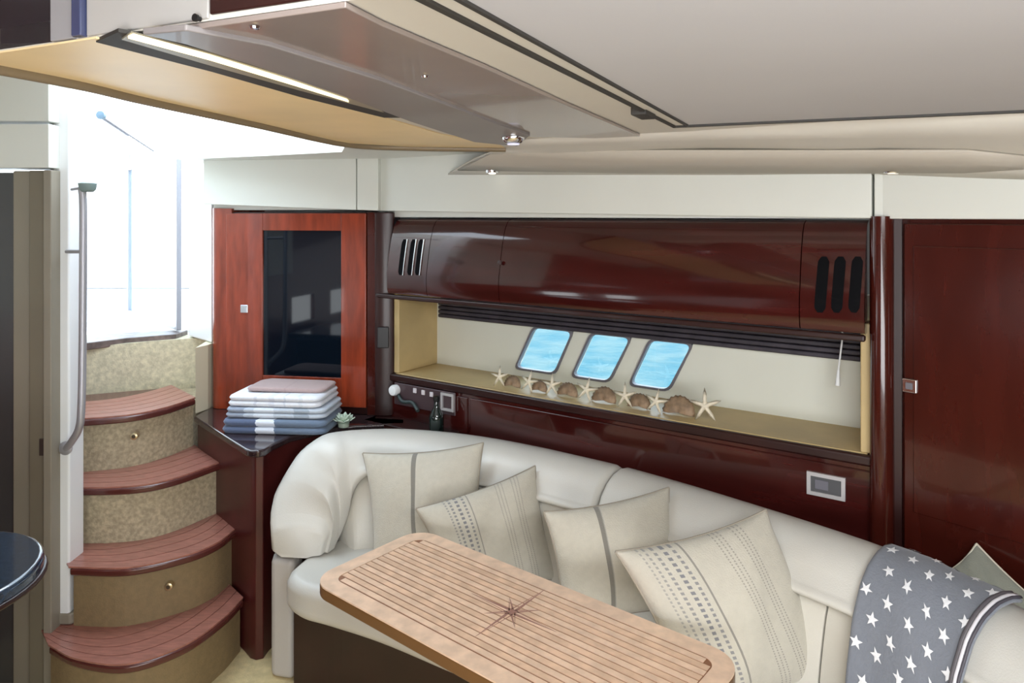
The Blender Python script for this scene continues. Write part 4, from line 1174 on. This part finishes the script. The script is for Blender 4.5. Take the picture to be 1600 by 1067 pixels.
# starfish and shells on the sill
sfm = principled('starfish_pale', (.82, .74, .58), rough=.85, bump=.8, bscale=200, var=.15, scale=60)
shm = principled('shell_brown', (.30, .20, .12), rough=.6, var=.35, scale=40)
def starfish(px, py, size, lab, rot):
    s, _ = W1.at(px, py, .05)
    base = W1.p(s, .05, NZ0)
    root = thing('starfish', lab, 'starfish', base, 'pale starfish standing along the niche sill')
    up = (V(0, 0, 1) + V(W1.n[0], W1.n[1], 0) * .30).normalized()
    e_ = V(W1.e[0], W1.e[1], 0)
    out = e_.cross(up).normalized()
    if out.y > 0: out = -out
    cen = base + up * size * .62
    vs_ = []; ring = []
    M = 40
    for k in range(M):
        a = 2 * math.pi * k / M + math.pi / 2 + rot
        ph = (k % 8) / 8.0
        d = abs(ph - 0) if ph < .5 else abs(1 - ph)
        rr = size * (.19 + .57 * max(0, 1 - d * 3.0) ** 1.3)
        ring.append((rr * math.cos(a), rr * math.sin(a)))
    vs_ = [cen + out * .008, cen - out * .006]
    for x, y in ring:
        vs_.append(cen + e_ * x + up * y)
    fs_ = []
    mid = []
    for x, y in ring:
        mid.append(len(vs_)); vs_.append(cen + e_ * x * .55 + up * y * .55 + out * .006)
    bk_ = []
    for x, y in ring:
        bk_.append(len(vs_)); vs_.append(cen + e_ * x * .55 + up * y * .55 - out * .005)
    for k in range(M):
        j = (k + 1) % M
        fs_ += [(0, mid[k], mid[j]), (mid[k], 2 + k, 2 + j, mid[j]), (1, bk_[j], bk_[k]), (bk_[k], bk_[j], 2 + j, 2 + k)]
    mesh('body', vs_, fs_, sfm, root, smooth=True)
sfl = [(778, 592, .062, 'leftmost pale starfish on the sill, left of the first portlight'),
       (824, 603, .060, 'pale starfish below the left edge of the first portlight'),
       (860, 606, .062, 'pale starfish below the right edge of the first portlight'),
       (914, 615, .066, 'pale starfish below the middle portlight'),
       (974, 627, .066, 'pale starfish between the middle and third portlights'),
       (1023, 636, .062, 'pale starfish below the third portlight'),
       (1099, 648, .080, 'largest pale starfish, rightmost on the sill past the portlights')]
for i, (px, py, sz, lab) in enumerate(sfl): starfish(px, py, sz, lab, .12 * (-1) ** i)
shl = [(800, 604, .030, 'small brown scallop shell between the first two starfish from the left'),
       (842, 610, .028, 'brown scallop shell between the two starfish below the first portlight'),
       (886, 616, .034, 'brown scallop shell between the first and middle portlights on the sill'),
       (943, 627, .038, 'brown scallop shell right of the starfish below the middle portlight'),
       (998, 636, .034, 'brown scallop shell left of the starfish below the third portlight'),
       (1060, 648, .044, 'largest brown scallop shell, beside the rightmost starfish')]
for px, py, sz, lab in shl:
    s, _ = W1.at(px, py, .075)
    base = W1.p(s, .075, NZ0)
    root = thing('scallop_shell', lab, 'shell', base, 'brown scallop shells between the starfish')
    e_ = V(W1.e[0], W1.e[1], 0); up = (V(0, 0, 1) + V(W1.n[0], W1.n[1], 0) * .3).normalized(); out = e_.cross(up).normalized()
    if out.y > 0: out = -out
    rows = []
    for j in range(7):
        f = j / 6
        row = []
        for k in range(25):
            a = math.radians(-10 + 200 * k / 24)
            rr = sz * 1.15 * f * (1 + .03 * math.cos(k * math.pi))
            row.append(base + up * .006 + e_ * rr * math.cos(a) * 1.15 + up * max(-.004, rr * math.sin(a)) * 1.15 + out * (.012 * math.sin(math.pi * min(1, f * .9 + .1)) + .0016 * math.cos(k * math.pi) * f))
        rows.append(row)
    grid('fan', rows, shm, root, solid=.002)
print('objects', len(bpy.data.objects))
